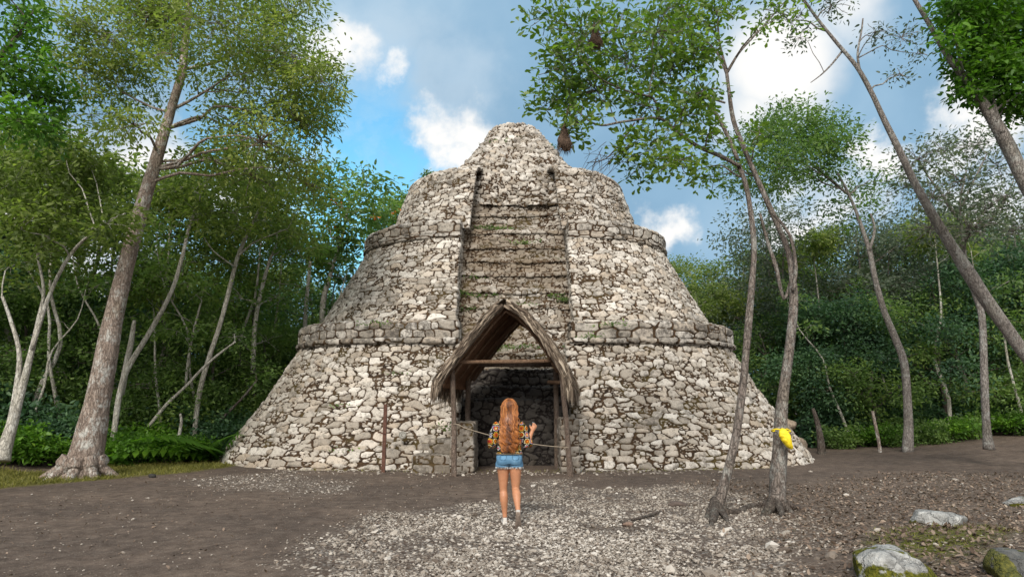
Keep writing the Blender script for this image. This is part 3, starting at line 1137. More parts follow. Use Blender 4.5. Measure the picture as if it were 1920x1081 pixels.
# small round plaque fixed to the wall
MAT_PLAQ = simple('grey_plaque_metal', (0.30, 0.29, 0.26), 0.6, 0.15, 30, 0.2)
MAT_PLAQ2 = simple('plaque_relief', (0.14, 0.13, 0.11), 0.6, 0.2, 30, 0.1)
pc = P(754.5, 815, 16.86)
pq = empty('round_plaque', pc, 'small round grey plaque on the wall between the rusty post and the shelter', 'plaque')
mb = MB()
mb.tube([(0, 0.06, 0), (0, 0.0, 0), (0, -0.014, 0)], [0.098, 0.098, 0.09], 28)
link('disc', mb.mesh('disc', False), MAT_PLAQ, pq)
mb = MB()
ring = [(0.075 * math.cos(a), -0.018, 0.075 * math.sin(a)) for a in np.linspace(0, 2 * math.pi, 29)]
mb.tube(ring, 0.006, 5, cap=False)
mb.tube([(-0.035, -0.018, -0.04), (-0.01, -0.018, 0.045), (0.03, -0.018, 0.03)], 0.007, 5)
mb.tube([(-0.02, -0.018, -0.01), (0.03, -0.018, -0.04)], 0.007, 5)
link('emblem', mb.mesh('emblem', False), MAT_PLAQ2, pq)

# ================================================================== TREES
LEAF_OLIVE = leaf_mat('olive_leaves', [(0.10, (0.068, 0.098, 0.026)), (0.38, (0.158, 0.208, 0.052)), (0.62, (0.250, 0.295, 0.076)), (0.92, (0.370, 0.380, 0.112))], 0.52)
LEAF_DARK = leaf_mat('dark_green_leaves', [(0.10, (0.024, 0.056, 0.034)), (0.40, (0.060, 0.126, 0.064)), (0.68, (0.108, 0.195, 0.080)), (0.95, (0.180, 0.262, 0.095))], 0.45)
LEAF_MID = leaf_mat('mid_green_leaves', [(0.10, (0.056, 0.100, 0.032)), (0.40, (0.122, 0.200, 0.058)), (0.66, (0.198, 0.285, 0.072)), (0.92, (0.295, 0.360, 0.096))], 0.52)
LEAF_FRESH = leaf_mat('fresh_green_leaves', [(0.10, (0.028, 0.070, 0.010)), (0.40, (0.074, 0.175, 0.018)), (0.66, (0.140, 0.275, 0.024)), (0.92, (0.260, 0.360, 0.044))], 0.45)
LEAF_GLOSSY = leaf_mat('glossy_bright_leaves', [(0.10, (0.060, 0.110, 0.018)), (0.40, (0.130, 0.210, 0.028)), (0.66, (0.210, 0.300, 0.040)), (0.95, (0.370, 0.410, 0.080))], 0.52, 0.38, 0.5)
LEAF_GREY = leaf_mat('grey_green_leaves', [(0.10, (0.046, 0.064, 0.052)), (0.45, (0.100, 0.132, 0.090)), (0.95, (0.210, 0.235, 0.150))], 0.40)
BARK_BIG = bark_mat('pinkish_grey_bark', (0.13, 0.098, 0.080), (0.26, 0.205, 0.17), (0.41, 0.345, 0.30), (0.58, 0.57, 0.53), 0.75, 7)
BARK_PALE = bark_mat('pale_grey_bark', (0.24, 0.215, 0.18), (0.42, 0.395, 0.345), (0.58, 0.56, 0.51), (0.68, 0.67, 0.62), 0.6, 8)
BARK_GREY = bark_mat('grey_brown_bark', (0.075, 0.061, 0.053), (0.165, 0.137, 0.120), (0.29, 0.25, 0.22), (0.40, 0.40, 0.37), 0.45, 9)
BARK_ASH = bark_mat('ash_grey_bark', (0.115, 0.100, 0.090), (0.225, 0.200, 0.182), (0.37, 0.34, 0.31), (0.48, 0.48, 0.45), 0.5, 9)
BARK_DARK = bark_mat('dark_bark', (0.045, 0.036, 0.030), (0.095, 0.076, 0.064), (0.16, 0.135, 0.115), (0.28, 0.28, 0.25), 0.3, 9)


def leaves_into(mb, C, size, rs, aspect=0.42, up=0.55, tint=None, spread=None, hang=0.15, ob=False):
    """one folded leaf blade per point of C"""
    n = len(C)
    if n == 0:
        return
    d = rs.normal(0, 1, (n, 3))
    d[:, 2] = d[:, 2] * 0.6 - hang
    if spread is not None:
        d = d * 0.6 + spread
    d /= np.linalg.norm(d, axis=1)[:, None] + 1e-9
    nrm = rs.normal(0, 1, (n, 3)) * (1 - up)
    nrm[:, 2] += up
    s = np.cross(d, nrm)
    s /= np.linalg.norm(s, axis=1)[:, None] + 1e-9
    nn = np.cross(s, d)
    L = size * rs.uniform(0.65, 1.35, n)[:, None]
    Wd = L * aspect * 0.5 * rs.uniform(0.8, 1.2, n)[:, None]
    bow = -nn * L
    if ob:      # broad towards the end, blunt
        V = np.stack([C, C + d * L * 0.35 + s * Wd * 0.62 + nn * Wd * 0.25, C + d * L * 0.74 + s * Wd + bow * 0.06 + nn * Wd * 0.2, C + d * L + bow * 0.13,
                      C + d * L * 0.74 - s * Wd + bow * 0.06 + nn * Wd * 0.2, C + d * L * 0.35 - s * Wd * 0.62 + nn * Wd * 0.25], 1).reshape(-1, 3)
    else:       # lance-shaped
        V = np.stack([C, C + d * L * 0.26 + s * Wd * 0.85 + nn * Wd * 0.3, C + d * L * 0.62 + s * Wd * 0.8 + bow * 0.05 + nn * Wd * 0.25, C + d * L + bow * 0.14,
                      C + d * L * 0.62 - s * Wd * 0.8 + bow * 0.05 + nn * Wd * 0.25, C + d * L * 0.26 - s * Wd * 0.85 + nn * Wd * 0.3], 1).reshape(-1, 3)
    i = np.arange(n) * 6
    T = np.concatenate([np.stack([i, i + 1, i + 5], 1), np.stack([i + 1, i + 2, i + 3], 1), np.stack([i + 1, i + 3, i + 5], 1), np.stack([i + 5, i + 3, i + 4], 1)])
    tv = rs.uniform(0, 1, n) if tint is None else tint
    mb.add(V, None, T, np.repeat(tv, 6))


def ball(rs, n, shell=0.5):
    v = rs.normal(0, 1, (n, 3))
    v /= np.linalg.norm(v, axis=1)[:, None] + 1e-9
    r = rs.uniform(0, 1, n) ** (1 / 3.0)
    r = np.where(rs.uniform(0, 1, n) < shell, 0.72 + 0.28 * r, r)
    return v * r[:, None]


def crown_blob(mb, c, r, n, size, rs, aspect=0.42, per=18, clump=0.22, up=0.55, twigs=None, tone=0.0, hang=0.15, ob=False):
    """leaf clusters spread through an uneven ellipsoid; returns the cluster centres"""
    k = max(1, n // per)
    cc = ball(rs, k, 0.45) * np.array(r) + np.array(c)
    base_t = rs.uniform(0.15, 0.85, k) + tone
    m = k * per
    own = np.repeat(np.arange(k), per)
    off = rs.normal(0, 1, (m, 3)) * clump * float(np.mean(r)) ** 0.5
    off[:, 2] *= 0.6
    pts = cc[own] + off
    tint = np.clip(base_t[own] * 0.7 + rs.uniform(0, 0.3, m), 0, 1)
    leaves_into(mb, pts, size, rs, aspect, up, tint, off / (np.linalg.norm(off, axis=1)[:, None] + 1e-6), hang, ob)
    return cc


def limb(mb, a, b2, r0, r1, rs, sag=0.12, sides=6, n=5):
    a, b2 = Vector(a), Vector(b2)
    L = (b2 - a).length
    if L < 1e-4:
        return
    pts = [a]
    rad = [r0]
    up_ = Vector((0, 0, 1))
    for k in range(1, n):
        f = k / n
        pts.append(a.lerp(b2, f) + up_ * (sag * L * math.sin(math.pi * f)) + Vector(rs.normal(0, 0.035 * L, 3)))
        rad.append(r0 * (1 - f) + r1 * f)
    pts.append(b2)
    rad.append(r1)
    mb.tube(pts, rad, sides, sub=2, cap=False)


def nearest_on(paths, c, lift=0.0):
    """the point of a trunk from which a limb to c leaves: below and close"""
    best = None
    for pts, rad in paths:
        for k, p in enumerate(pts):
            d = (Vector(c) - p).length + 1.2 * max(0.0, p.z - (c[2] - lift))
            if best is None or d < best[0]:
                best = (d, p, rad[k])
    return best[1], best[2]


def hero_tree(name, label, cat, paths, blobs, bark, leafm, size, seed, aspect=0.42, per=18, clump=0.24, group=None, sides=14,
              rough=0.10, twig=4, up=0.55, limbs=True, limb_r=0.05, base=None, extra=None, hang=0.15, sub=4, ob=False, dens=1.0):
    """paths: [(points, radii)] trunk and main limbs in metres; blobs: [(centre, radii, leaves)]"""
    rs = np.random.RandomState(seed)
    tm = MB()
    sp = []
    for k, (pts, rad) in enumerate(paths):
        P2, R2_ = spline(pts, rad, sub)
        sp.append((P2, R2_))
        tm.tube(P2, R2_, sides if k == 0 else max(7, sides - 5), rough=rough, seed=seed + k)
    b0 = Vector(paths[0][0][0]) if base is None else base
    root = empty(name, (b0.x, b0.y, gz(b0.x, b0.y)), label, cat, group)
    cm = MB()
    for c, r, n in blobs:
        cc = crown_blob(cm, c, r, int(n * dens), size, rs, aspect, per, clump, up, hang=hang, ob=ob)
        if limbs:
            p, pr = nearest_on(sp, c, 0.3)
            r0 = min(pr * 0.6, limb_r * (0.6 + 0.5 * float(np.mean(r))))
            limb(tm, p, c, r0, r0 * 0.4, rs)
            for q in cc[:: max(1, len(cc) // max(1, twig))][:twig]:
                limb(tm, c, q, r0 * 0.38, 0.006, rs, 0.05, 5, 3)
    if extra:
        extra(tm, rs)
    T = tm.mesh('trunk')
    inv = -np.array(root.location)
    off_mesh(T, inv)
    link('trunk', T, bark, root)
    if cm.n:
        M = cm.mesh('crown', False)
        off_mesh(M, inv)
        link('crown', M, leafm, root)
    return root


def off_mesh(me, d):
    n = len(me.vertices)
    a = np.empty(n * 3, np.float32)
    me.vertices.foreach_get('co', a)
    a = a.reshape(-1, 3) + np.asarray(d, np.float32)
    me.vertices.foreach_set('co', a.ravel())
    me.update()


def PX(lst, Y, dy=None):
    """pixel polyline -> world points at depth Y (dy: depth change along it)"""
    n = len(lst)
    return [P(a, b2, Y + (0 if dy is None else dy * k / max(1, n - 1))) for k, (a, b2) in enumerate(lst)]


def wpx(wl, Y):
    return [0.5 * q * Y * 0.84 / FPX for q in wl]


def BL(lst, Y, depth=1.0, flat=0.8, jit=1.0, seed=0):
    """crown lobes given as (px, py, radius px, leaves)"""
    rr = random.Random(seed)
    o = []
    for (a, b2, r, n) in lst:
        y = Y + rr.uniform(-jit, jit)
        rm = r * y / FPX
        o.append((P(a, b2, y), (rm, rm * depth, rm * flat), n))
    return o


# ---------------------------------------------------------------- the big leaning tree on the left
YB = 13.6
p0 = G(152, 894)
YB = p0.y
big = PX([(148, 905), (155, 885), (166, 840), (180, 760), (196, 680), (215, 590), (236, 500), (262, 400), (296, 290), (322, 200), (340, 140), (346, 95), (352, 40), (360, -60), (372, -170)], YB, 0.8)
bigr = wpx([95, 80, 64, 51, 46, 41, 37, 34, 28, 20, 20, 18, 14, 12, 8], YB)
bl = [(200, 70, 85, 900), (275, 30, 80, 900), (160, 130, 70, 650), (235, 150, 75, 700), (170, 215, 55, 350), (250, 235, 50, 300),
      (410, 45, 90, 1000), (490, 75, 90, 1100), (555, 110, 75, 900), (600, 150, 48, 500), (590, 205, 45, 420), (560, 225, 55, 500),
      (460, 150, 85, 800), (520, 190, 75, 700), (440, 235, 60, 450), (490, 265, 60, 500), (400, 300, 45, 260), (470, 330, 60, 420), (545, 300, 55, 400), (575, 345, 45, 250),
      (330, 30, 90, 900), (420, -40, 100, 700), (250, -50, 100, 700), (540, 20, 70, 650), (140, 60, 45, 350), (320, 100, 60, 350)]


def roots(tm, rs):
    c = p0
    for k, (dx, dy, L) in enumerate(((-0.9, -0.25, 1.0), (-0.5, -0.75, 0.9), (0.15, -0.9, 0.75), (0.75, -0.45, 0.85), (0.95, 0.2, 0.9), (-0.9, 0.5, 0.9))):
        a = c + Vector((dx * 0.28, dy * 0.28, 0.42))
        m_ = c + Vector((dx * 0.55 * L, dy * 0.55 * L, 0.14))
        e = c + Vector((dx * L * 0.95, dy * L * 0.95, -0.06))
        tm.tube([a, a.lerp(m_, 0.5) + Vector((0, 0, -0.05)), m_, e], [0.20, 0.18, 0.12, 0.04], 9, rough=0.2, seed=k, sub=3)


hero_tree('leaning_tree', 'massive pinkish-grey trunk leaning right at far left with flared roots and broad olive crown', 'tree', [(big, bigr)] + [
    (PX([(322, 205), (350, 192), (395, 165), (430, 140)], YB + 0.6), wpx([9, 7, 5, 3], YB)),
    (PX([(345, 130), (400, 118), (450, 100), (520, 95)], YB + 0.7), wpx([9, 7, 5, 3], YB)),
    (PX([(318, 208), (296, 205), (262, 190), (225, 170)], YB + 0.6), wpx([9, 6, 5, 3], YB))],
    BL(bl, YB + 0.6, 1.2, 0.8, 1.6, 3), BARK_BIG, LEAF_OLIVE, 0.125, 101, 0.40, 42, 0.23, dens=2.1, sides=24, rough=0.10, twig=99, extra=roots, limb_r=0.045, hang=0.5)

# ---------------------------------------------------------------- trees standing in the clearing on the right
pA, pB = G(1343, 962), G(1457, 957)
ya = pA.y
LA = [(PX([(1338, 975), (1346, 950), (1362, 890), (1380, 815), (1393, 720), (1402, 620), (1411, 520), (1414, 460), (1408, 400), (1398, 345), (1384, 308)], ya, 0.25),
       wpx([32, 24, 19, 18, 17, 16, 14, 13, 12, 11, 10], ya)),
      (PX([(1388, 312), (1352, 293), (1310, 275), (1270, 248), (1236, 222), (1170, 228), (1128, 235), (1098, 222), (1068, 195)], ya + 0.2, -1.2), wpx([9, 10, 9, 8, 7, 5.5, 4.5, 3, 2], ya)),
      (PX([(1384, 300), (1362, 250), (1338, 208), (1296, 178), (1262, 164), (1238, 150)], ya + 0.3, 0.8), wpx([9, 10, 9, 8, 6.5, 4], ya)),
      (PX([(1236, 222), (1225, 185), (1180, 172), (1130, 150), (1100, 120)], ya - 0.3, -0.8), wpx([6, 5, 4, 3, 2], ya)),
      (PX([(1310, 175), (1345, 188), (1360, 193)], ya + 0.6), wpx([5, 6, 5], ya)),
      (PX([(1190, 230), (1165, 265), (1135, 298), (1100, 305)], ya - 0.4), wpx([4, 3.5, 2.5, 1.5], ya))]
bl = [(1090, 75, 75, 520), (1150, 60, 70, 480), (1060, 130, 60, 420), (1040, 190, 48, 300), (1085, 230, 45, 240), (1120, 170, 60, 420), (1180, 120, 70, 480),
      (1230, 60, 70, 460), (1260, 130, 65, 430), (1300, 100, 55, 330), (1215, 200, 55, 300), (1285, 215, 50, 280), (1235, 270, 48, 260), (1200, 315, 38, 170), (1270, 300, 45, 210),
      (1180, 275, 30, 110), (1320, 170, 40, 200), (1030, 30, 50, 220), (1330, 250, 40, 120), (1300, 320, 35, 110)]


def nestfork(tm, rs):
    for k in range(26):
        a = P(1150 + rs.uniform(-40, 40), 280 + rs.uniform(-15, 20), ya - 0.3)
        limb(tm, a, a + Vector((rs.uniform(-0.55, 0.1), rs.uniform(-0.2, 0.2), rs.uniform(-0.55, 0.05))), 0.005, 0.002, rs, 0.03, 4, 4)


hero_tree('slender_tree', 'slender tree in the clearing whose glossy leafy limbs reach left over the pyramid peak', 'tree', LA,
          BL(bl, ya - 0.1, 1.1, 0.85, 0.9, 8), BARK_GREY, LEAF_GLOSSY, 0.115, 103, 0.46, 12, 0.14, ob=True, dens=1.0, sides=16, rough=0.12, twig=99, limb_r=0.022, extra=nestfork, hang=-0.1, up=0.35)
yb = pB.y
LB = [(PX([(1452, 968), (1457, 945), (1460, 880), (1464, 800), (1471, 720), (1481, 640), (1488, 570), (1486, 520), (1478, 470), (1455, 415), (1436, 372), (1412, 318), (1392, 270), (1375, 225), (1366, 165), (1362, 132)], yb, 0.9),
       wpx([48, 38, 32, 28, 23, 21, 19, 16, 14, 13, 12, 12, 12, 11, 9, 8], yb)),
      (PX([(1363, 140), (1345, 100), (1315, 72), (1290, 58), (1262, 48)], yb + 0.9), wpx([7, 6.5, 5.5, 4.5, 3], yb)),
      (PX([(1362, 130), (1350, 85), (1346, 45), (1348, 30)], yb + 0.95), wpx([7, 6, 5, 4], yb)),
      (PX([(1346, 75), (1335, 55), (1322, 40)], yb + 0.95), wpx([6, 5, 4], yb)),
      (PX([(1364, 135), (1385, 100), (1410, 72), (1440, 40), (1470, 5)], yb + 0.95), wpx([8, 6, 5, 4, 3], yb)),
      (PX([(1484, 520), (1470, 560), (1455, 500), (1440, 455), (1425, 400)], yb + 0.5), wpx([7, 8, 9, 8, 6], yb)),
      (PX([(1445, 395), (1480, 440), (1492, 500), (1487, 545)], yb + 0.3), wpx([6, 7, 8, 8], yb))]
bl = [(1290, 30, 60, 380), (1340, 20, 50, 250), (1240, 20, 60, 320), (1420, 60, 32, 70), (1455, 25, 40, 100), (1370, -20, 60, 220), (1340, 330, 40, 110), (1425, 250, 30, 60), (1500, 30, 40, 90)]
hero_tree('forked_tree', 'dark twisting trunk with a yellow bag tied to it, forking high in the clearing', 'tree', LB,
          BL(bl, yb + 0.8, 1.1, 0.85, 0.8, 9), BARK_GREY, LEAF_GLOSSY, 0.115, 105, 0.46, 12, 0.14, ob=True, dens=1.0, sides=18, rough=0.14, twig=99, limb_r=0.02, hang=-0.1, up=0.35)

# ---------------------------------------------------------------- the long leaning pair on the far right
yc = 15.0
LC = [(PX([(2120, 960), (2030, 815), (1960, 715), (1905, 640), (1855, 570), (1812, 505), (1765, 430), (1722, 355), (1690, 290), (1658, 225), (1632, 170), (1606, 125), (1570, 82), (1532, 35), (1500, -10), (1460, -60)], yc, -0.6),
       wpx([30, 27, 26, 26, 28, 27, 21, 17, 14.5, 12.5, 11, 9.5, 8, 6.5, 5, 4], yc)),
      (PX([(1612, 132), (1608, 100), (1615, 60), (1618, 35)], yc - 0.4), wpx([6, 5, 4, 3], yc)),
      (PX([(1580, 95), (1560, 120), (1540, 140), (1520, 155)], yc - 0.4), wpx([6, 4, 3, 1.5], yc))]
bl = [(1480, 40, 30, 60), (1500, 70, 30, 60), (1560, 10, 40, 80), (1640, 60, 30, 60), (1690, 70, 40, 110), (1720, 100, 25, 40), (1690, 140, 25, 50), (1470, -40, 80, 200), (1540, -40, 60, 120)]
hero_tree('leaning_tree', 'long bare grey trunk leaning left across the sky at right with sparse twig ends', 'tree', LC,
          BL(bl, yc - 0.6, 1, 0.8, 0.8, 10), BARK_ASH, LEAF_GREY, 0.11, 107, 0.42, 8, 0.20, dens=1.5, sides=16, rough=0.12, twig=20, limb_r=0.03, base=P(2120, 960, yc))
yd = 11.5
LD = [(PX([(2290, 960), (2190, 800), (2090, 620), (2000, 470), (1925, 345), (1885, 265), (1850, 205), (1815, 155), (1780, 110), (1748, 55), (1712, -5), (1680, -60)], yd, -0.4),
       wpx([42, 40, 38, 36, 34, 29, 22, 17, 14, 11, 9, 6], yd)),
      (PX([(1880, 250), (1868, 215), (1864, 195)], yd - 0.25), wpx([15, 11, 8], yd)),
      (PX([(1790, 120), (1830, 80), (1870, 60)], yd - 0.3), wpx([10, 7, 5], yd))]
bl = [(1830, 40, 55, 700), (1880, 20, 65, 900), (1900, 90, 60, 900), (1840, 110, 50, 700), (1870, 150, 45, 560), (1910, 170, 45, 500), (1800, 20, 40, 350), (1815, 170, 30, 200), (1890, 205, 30, 200),
      (1950, 60, 80, 900), (1850, -40, 80, 700), (1960, 160, 60, 500), (1790, 75, 25, 120), (1800, 130, 18, 70)]
hero_tree('leaning_tree', 'grey trunk leaning left out of a bright green crown in the top right corner', 'tree', LD,
          BL(bl, yd - 0.3, 1.1, 0.9, 0.8, 11), BARK_ASH, LEAF_FRESH, 0.12, 109, 0.5, 16, 0.22, dens=1.6, sides=16, rough=0.12, twig=4, limb_r=0.03, base=P(2290, 960, yd))

# ---------------------------------------------------------------- trunks at the right wood's edge
pE = G(1702, 846)
ye = pE.y
LE = [(PX([(1702, 850), (1703, 800), (1701, 740), (1695, 680), (1675, 625), (1655, 575), (1640, 520), (1630, 470), (1612, 415), (1592, 365), (1570, 325)], ye, 0.5),
       wpx([24, 19, 17, 16, 15, 13, 12, 10, 8, 6, 5], ye)),
      (PX([(1630, 470), (1640, 430), (1632, 400)], ye + 0.3), wpx([7, 6, 4], ye)),
      (PX([(1592, 365), (1560, 340), (1520, 305), (1490, 280)], ye + 0.5), wpx([7, 6, 5, 3], ye))]
bl = [(1430, 260, 55, 800), (1480, 235, 55, 900), (1535, 245, 50, 800), (1570, 270, 35, 450), (1455, 310, 60, 700), (1520, 310, 55, 600), (1410, 330, 50, 420), (1575, 330, 45, 300), (1640, 345, 40, 200), (1600, 390, 40, 200)]
hero_tree('wood_edge_tree', 'bent grey-brown trunk with a rounded mid-green crown behind the two clearing trees', 'tree', LE,
          BL(bl, ye + 0.5, 1.2, 0.8, 1.5, 12), BARK_ASH, LEAF_MID, 0.14, 111, 0.45, 30, 0.30, dens=2.2, sides=14, rough=0.1, twig=4, limb_r=0.05)
pF = G(1853, 838)
yf = pF.y
LF = [(PX([(1854, 842), (1849, 790), (1846, 720), (1844, 650), (1840, 590), (1828, 550), (1812, 500), (1805, 440), (1800, 380), (1812, 320)], yf, 0.4),
       wpx([22, 16, 15, 14, 14, 14, 11, 7, 5, 3], yf)),
      (PX([(1805, 450), (1850, 420), (1880, 380), (1900, 340)], yf + 0.3), wpx([7, 5, 4, 3], yf)),
      (PX([(1803, 420), (1770, 370), (1740, 330), (1720, 300)], yf + 0.3), wpx([6, 5, 4, 3], yf)),
      (PX([(1802, 390), (1830, 330), (1850, 290)], yf + 0.3), wpx([5, 4, 3], yf))]
bl = [(1720, 300, 45, 170), (1770, 285, 50, 190), (1830, 275, 45, 170), (1870, 310, 50, 190), (1890, 370, 50, 190), (1800, 340, 50, 190), (1750, 370, 45, 150), (1850, 390, 45, 150), (1700, 350, 40, 130), (1820, 430, 50, 200), (1900, 430, 50, 200), (1745, 430, 45, 170)]
hero_tree('wood_edge_tree', 'straight grey trunk at far right below a thin crown of bare twigs', 'tree', LF,
          BL(bl, yf + 0.4, 1.2, 0.85, 1.2, 13), BARK_ASH, LEAF_GREY, 0.12, 113, 0.45, 9, 0.30, dens=2.2, sides=12, rough=0.1, twig=40, limb_r=0.04)

# ---------------------------------------------------------------- thin pale trunks at the left wood's edge
def thin(name, label, px, wl, base_px, bl_, bark, leafm, seed, size=0.2, dy=0.6, limbs_=(), Y=None, group=None, twig=4):
    g = G(*base_px)
    if Y is None and px[0][1] < base_px[1] + 4:
        px = [(base_px[0] - (px[1][0] - px[0][0]) * 0.5, base_px[1] + 8)] + list(px)
        wl = [wl[0] * 1.25] + list(wl)
    Y = g.y if Y is None else Y
    paths = [(PX(px, Y, dy), wpx(wl, Y))]
    for lp, lw in limbs_:
        paths.append((PX(lp, Y + dy * 0.5), wpx(lw, Y)))
    return hero_tree(name, label, 'tree', paths, BL(bl_, Y + dy, 1.2, 0.8, 1.2, seed), bark, leafm, size * 0.78, seed, 0.42, 30, 0.28, dens=1.7, sides=10, rough=0.06, twig=twig, limb_r=0.04, group=group)


thin('wood_edge_tree', 'pale trunk leaning right just behind the massive leaning tree', [(204, 870), (214, 810), (224, 740), (240, 690), (285, 615), (322, 545), (342, 480), (358, 415), (385, 350), (412, 290)],
     [13, 12, 12, 12, 11, 9, 8, 7, 5, 4], (204, 866), [(400, 330, 60, 500), (440, 400, 60, 500), (370, 400, 50, 350), (330, 360, 50, 350), (430, 300, 50, 400)], BARK_PALE, LEAF_OLIVE, 121,
     limbs_=[([(226, 740), (238, 680), (246, 640), (252, 600)], [15, 14, 12, 7])])
thin('wood_edge_tree', 'white-barked trunk leaning right nearest the left flank of the pyramid', [(364, 862), (366, 800), (374, 735), (392, 670), (412, 610), (432, 535), (446, 480), (468, 430), (495, 375), (515, 330)],
     [14, 11, 11, 11, 10, 10, 9, 8, 6, 4], (364, 860), [(520, 350, 60, 600), (480, 330, 50, 420), (560, 390, 55, 520), (500, 420, 55, 350), (440, 430, 50, 260), (560, 440, 40, 250)], BARK_PALE, LEAF_OLIVE, 122,
     limbs_=[([(446, 480), (475, 455), (510, 440), (540, 428)], [5, 4, 3, 2]), ([(440, 500), (400, 470), (380, 440)], [4, 3, 2])])
thin('broken_tree', 'short broken-topped upright pale trunk in the left undergrowth', [(268, 838), (273, 790), (279, 745), (285, 702)], [12, 11, 10, 9], (268, 848), [], BARK_PALE, LEAF_OLIVE, 123, dy=0.0)
thin('wood_edge_tree', 'tall forked grey trunk at the far left edge of the photo', [(12, 830), (28, 775), (46, 710), (60, 655), (72, 600), (82, 545), (70, 480)], [26, 20, 15, 12, 9, 7, 5], (12, 856),
     [(60, 270, 70, 900), (120, 300, 65, 800), (30, 340, 60, 600), (150, 370, 55, 500), (90, 400, 65, 600), (170, 310, 40, 300), (40, 430, 60, 500), (200, 420, 50, 400), (110, 470, 60, 500), (20, 500, 60, 450)], BARK_PALE, LEAF_OLIVE, 124, size=0.19,
     limbs_=[([(20, 800), (32, 730), (36, 660), (20, 600), (4, 555)], [20, 14, 10, 8, 6]), ([(60, 655), (90, 560), (130, 480), (180, 430), (235, 400)], [10, 9, 8, 6, 4])])
thin('sapling', 'thin pale sapling slanting right from the foot of the broken trunk', [(278, 800), (312, 758), (350, 722), (380, 690), (412, 662), (442, 640)], [7, 7, 6, 6, 5, 3], (278, 846), [(440, 630, 30, 120)], BARK_PALE, LEAF_MID, 125, dy=0.3, Y=19.5)
thin('sapling', 'thin dark sapling slanting right beside the pyramid corner', [(368, 830), (400, 800), (430, 770), (455, 745), (480, 715)], [7, 6, 6, 5, 4], (368, 858), [(480, 700, 25, 120)], BARK_DARK, LEAF_MID, 126, dy=0.3)
thin('sapling', 'short crooked white sapling among the left ground plants', [(330, 848), (336, 815), (340, 790), (338, 775)], [8, 7, 6, 4], (330, 862), [], BARK_PALE, LEAF_MID, 127, dy=0.0)
thin('far_tree', 'straight bare grey trunk rising behind the left end of the lower cornice', [(570, 640), (574, 570), (578, 530), (582, 490)], [10, 9, 8, 7], (570, 640), [], BARK_PALE, LEAF_MID, 128, dy=0.0, Y=25.0)
thin('far_tree', 'white trunk forking between the pale leaners and the pyramid', [(474, 700), (478, 610), (490, 545), (505, 490), (518, 460)], [11, 10, 9, 7, 4], (470, 850), [(520, 440, 50, 350), (560, 470, 45, 300), (455, 560, 40, 260), (530, 560, 42, 260), (500, 640, 40, 240), (430, 640, 38, 220)], BARK_PALE, LEAF_MID, 129, dy=0.3, Y=22.5)
thin('far_tree', 'slim pale stem standing left of the white leaning trunk', [(348, 720), (355, 660), (368, 600), (378, 562)], [6, 6, 5, 4], (350, 850), [(380, 545, 40, 260), (330, 620, 42, 300), (390, 620, 36, 220), (345, 690, 36, 220), (270, 590, 42, 280), (290, 520, 40, 250)], BARK_PALE, LEAF_MID, 130, dy=0.2, Y=20.5)
# broken stumps and dark stems on the right
thin('broken_tree', 'dark split stump at the wood edge beside the right foot of the pyramid', [(1541, 853), (1538, 820), (1532, 790), (1524, 765)], [18, 14, 11, 6], (1541, 850), [], BARK_DARK, LEAF_MID, 131, dy=0.0)
thin('broken_tree', 'thin broken stake leaning in the right undergrowth', [(1648, 830), (1642, 800), (1636, 770)], [7, 7, 6], (1648, 848), [], BARK_BIG, LEAF_MID, 132, dy=0.0)
thin('near_tree', 'dark tree of large bright leaves in the top left corner', [(-330, 1000), (-260, 700), (-180, 420), (-90, 240), (-20, 130), (40, 60)], [60, 46, 36, 26, 18, 8], (-330, 1000),
     [(30, 50, 45, 200), (20, 130, 50, 300), (70, 165, 45, 270), (105, 190, 30, 130), (40, 230, 42, 230), (90, 115, 30, 90), (-30, 220, 70, 400), (5, -10, 60, 200), (60, 20, 30, 110), (100, 240, 26, 90)], BARK_DARK, LEAF_FRESH, 133, size=0.17, dy=0.5, Y=10.0)

# ---------------------------------------------------------------- generic wood trees: a few kinds, each copied with its parts
def proto(name, seed, H, crown_r, crown_lo, nlobes, leaves, size, leafm, bark, r0, lean=0.6, flat=0.7, per=18, clump=0.34, extra_mat=None):
    rs = np.random.RandomState(seed)
    tm, cm = MB(), MB()
    top = Vector((lean * rs.uniform(-1, 1), lean * rs.uniform(-1, 1), H * 0.9))
    pts = [Vector((0, 0, -0.3))]
    for k in range(1, 6):
        f = k / 5
        pts.append(Vector((top.x * f + rs.normal(0, 0.15), top.y * f + rs.normal(0, 0.15), H * 0.9 * f)))
    rad = [r0 * (1 - 0.8 * k / 5) for k in range(6)]
    P2, R2_ = spline(pts, rad, 3)
    tm.tube(P2, R2_, 9, rough=0.12, seed=seed)
    for k in range(nlobes):
        f = rs.uniform(0, 1) ** 0.8
        zc = crown_lo + (H - crown_lo) * (0.08 + 0.9 * f)
        rr = crown_r * (0.35 + 0.65 * math.sin(math.pi * min(0.95, 0.25 + 0.65 * f)))
        a = rs.uniform(0, 2 * math.pi)
        d = rr * math.sqrt(rs.uniform(0.05, 1))
        lr = crown_r * rs.uniform(0.26, 0.46)
        c = Vector((top.x * zc / H + d * math.cos(a), top.y * zc / H + d * math.sin(a), zc))
        cc = crown_blob(cm, c, (lr, lr, lr * flat), leaves // nlobes, size, rs, 0.44, per, clump, 0.5, hang=0.3)
        p, pr = nearest_on([(P2, R2_)], c, 0.5)
        q0 = min(pr * 0.55, 0.05)
        limb(tm, p, c, q0, q0 * 0.4, rs)
        for q in cc[:: max(1, len(cc) // 3)][:3]:
            limb(tm, c, q, q0 * 0.35, 0.006, rs, 0.05, 4, 3)
    root = bpy.data.objects.new(name, None)
    COL.objects.link(root)
    link('trunk', tm.mesh('trunk'), bark, root)
    link('crown', cm.mesh('crown', False), leafm, root)
    return root


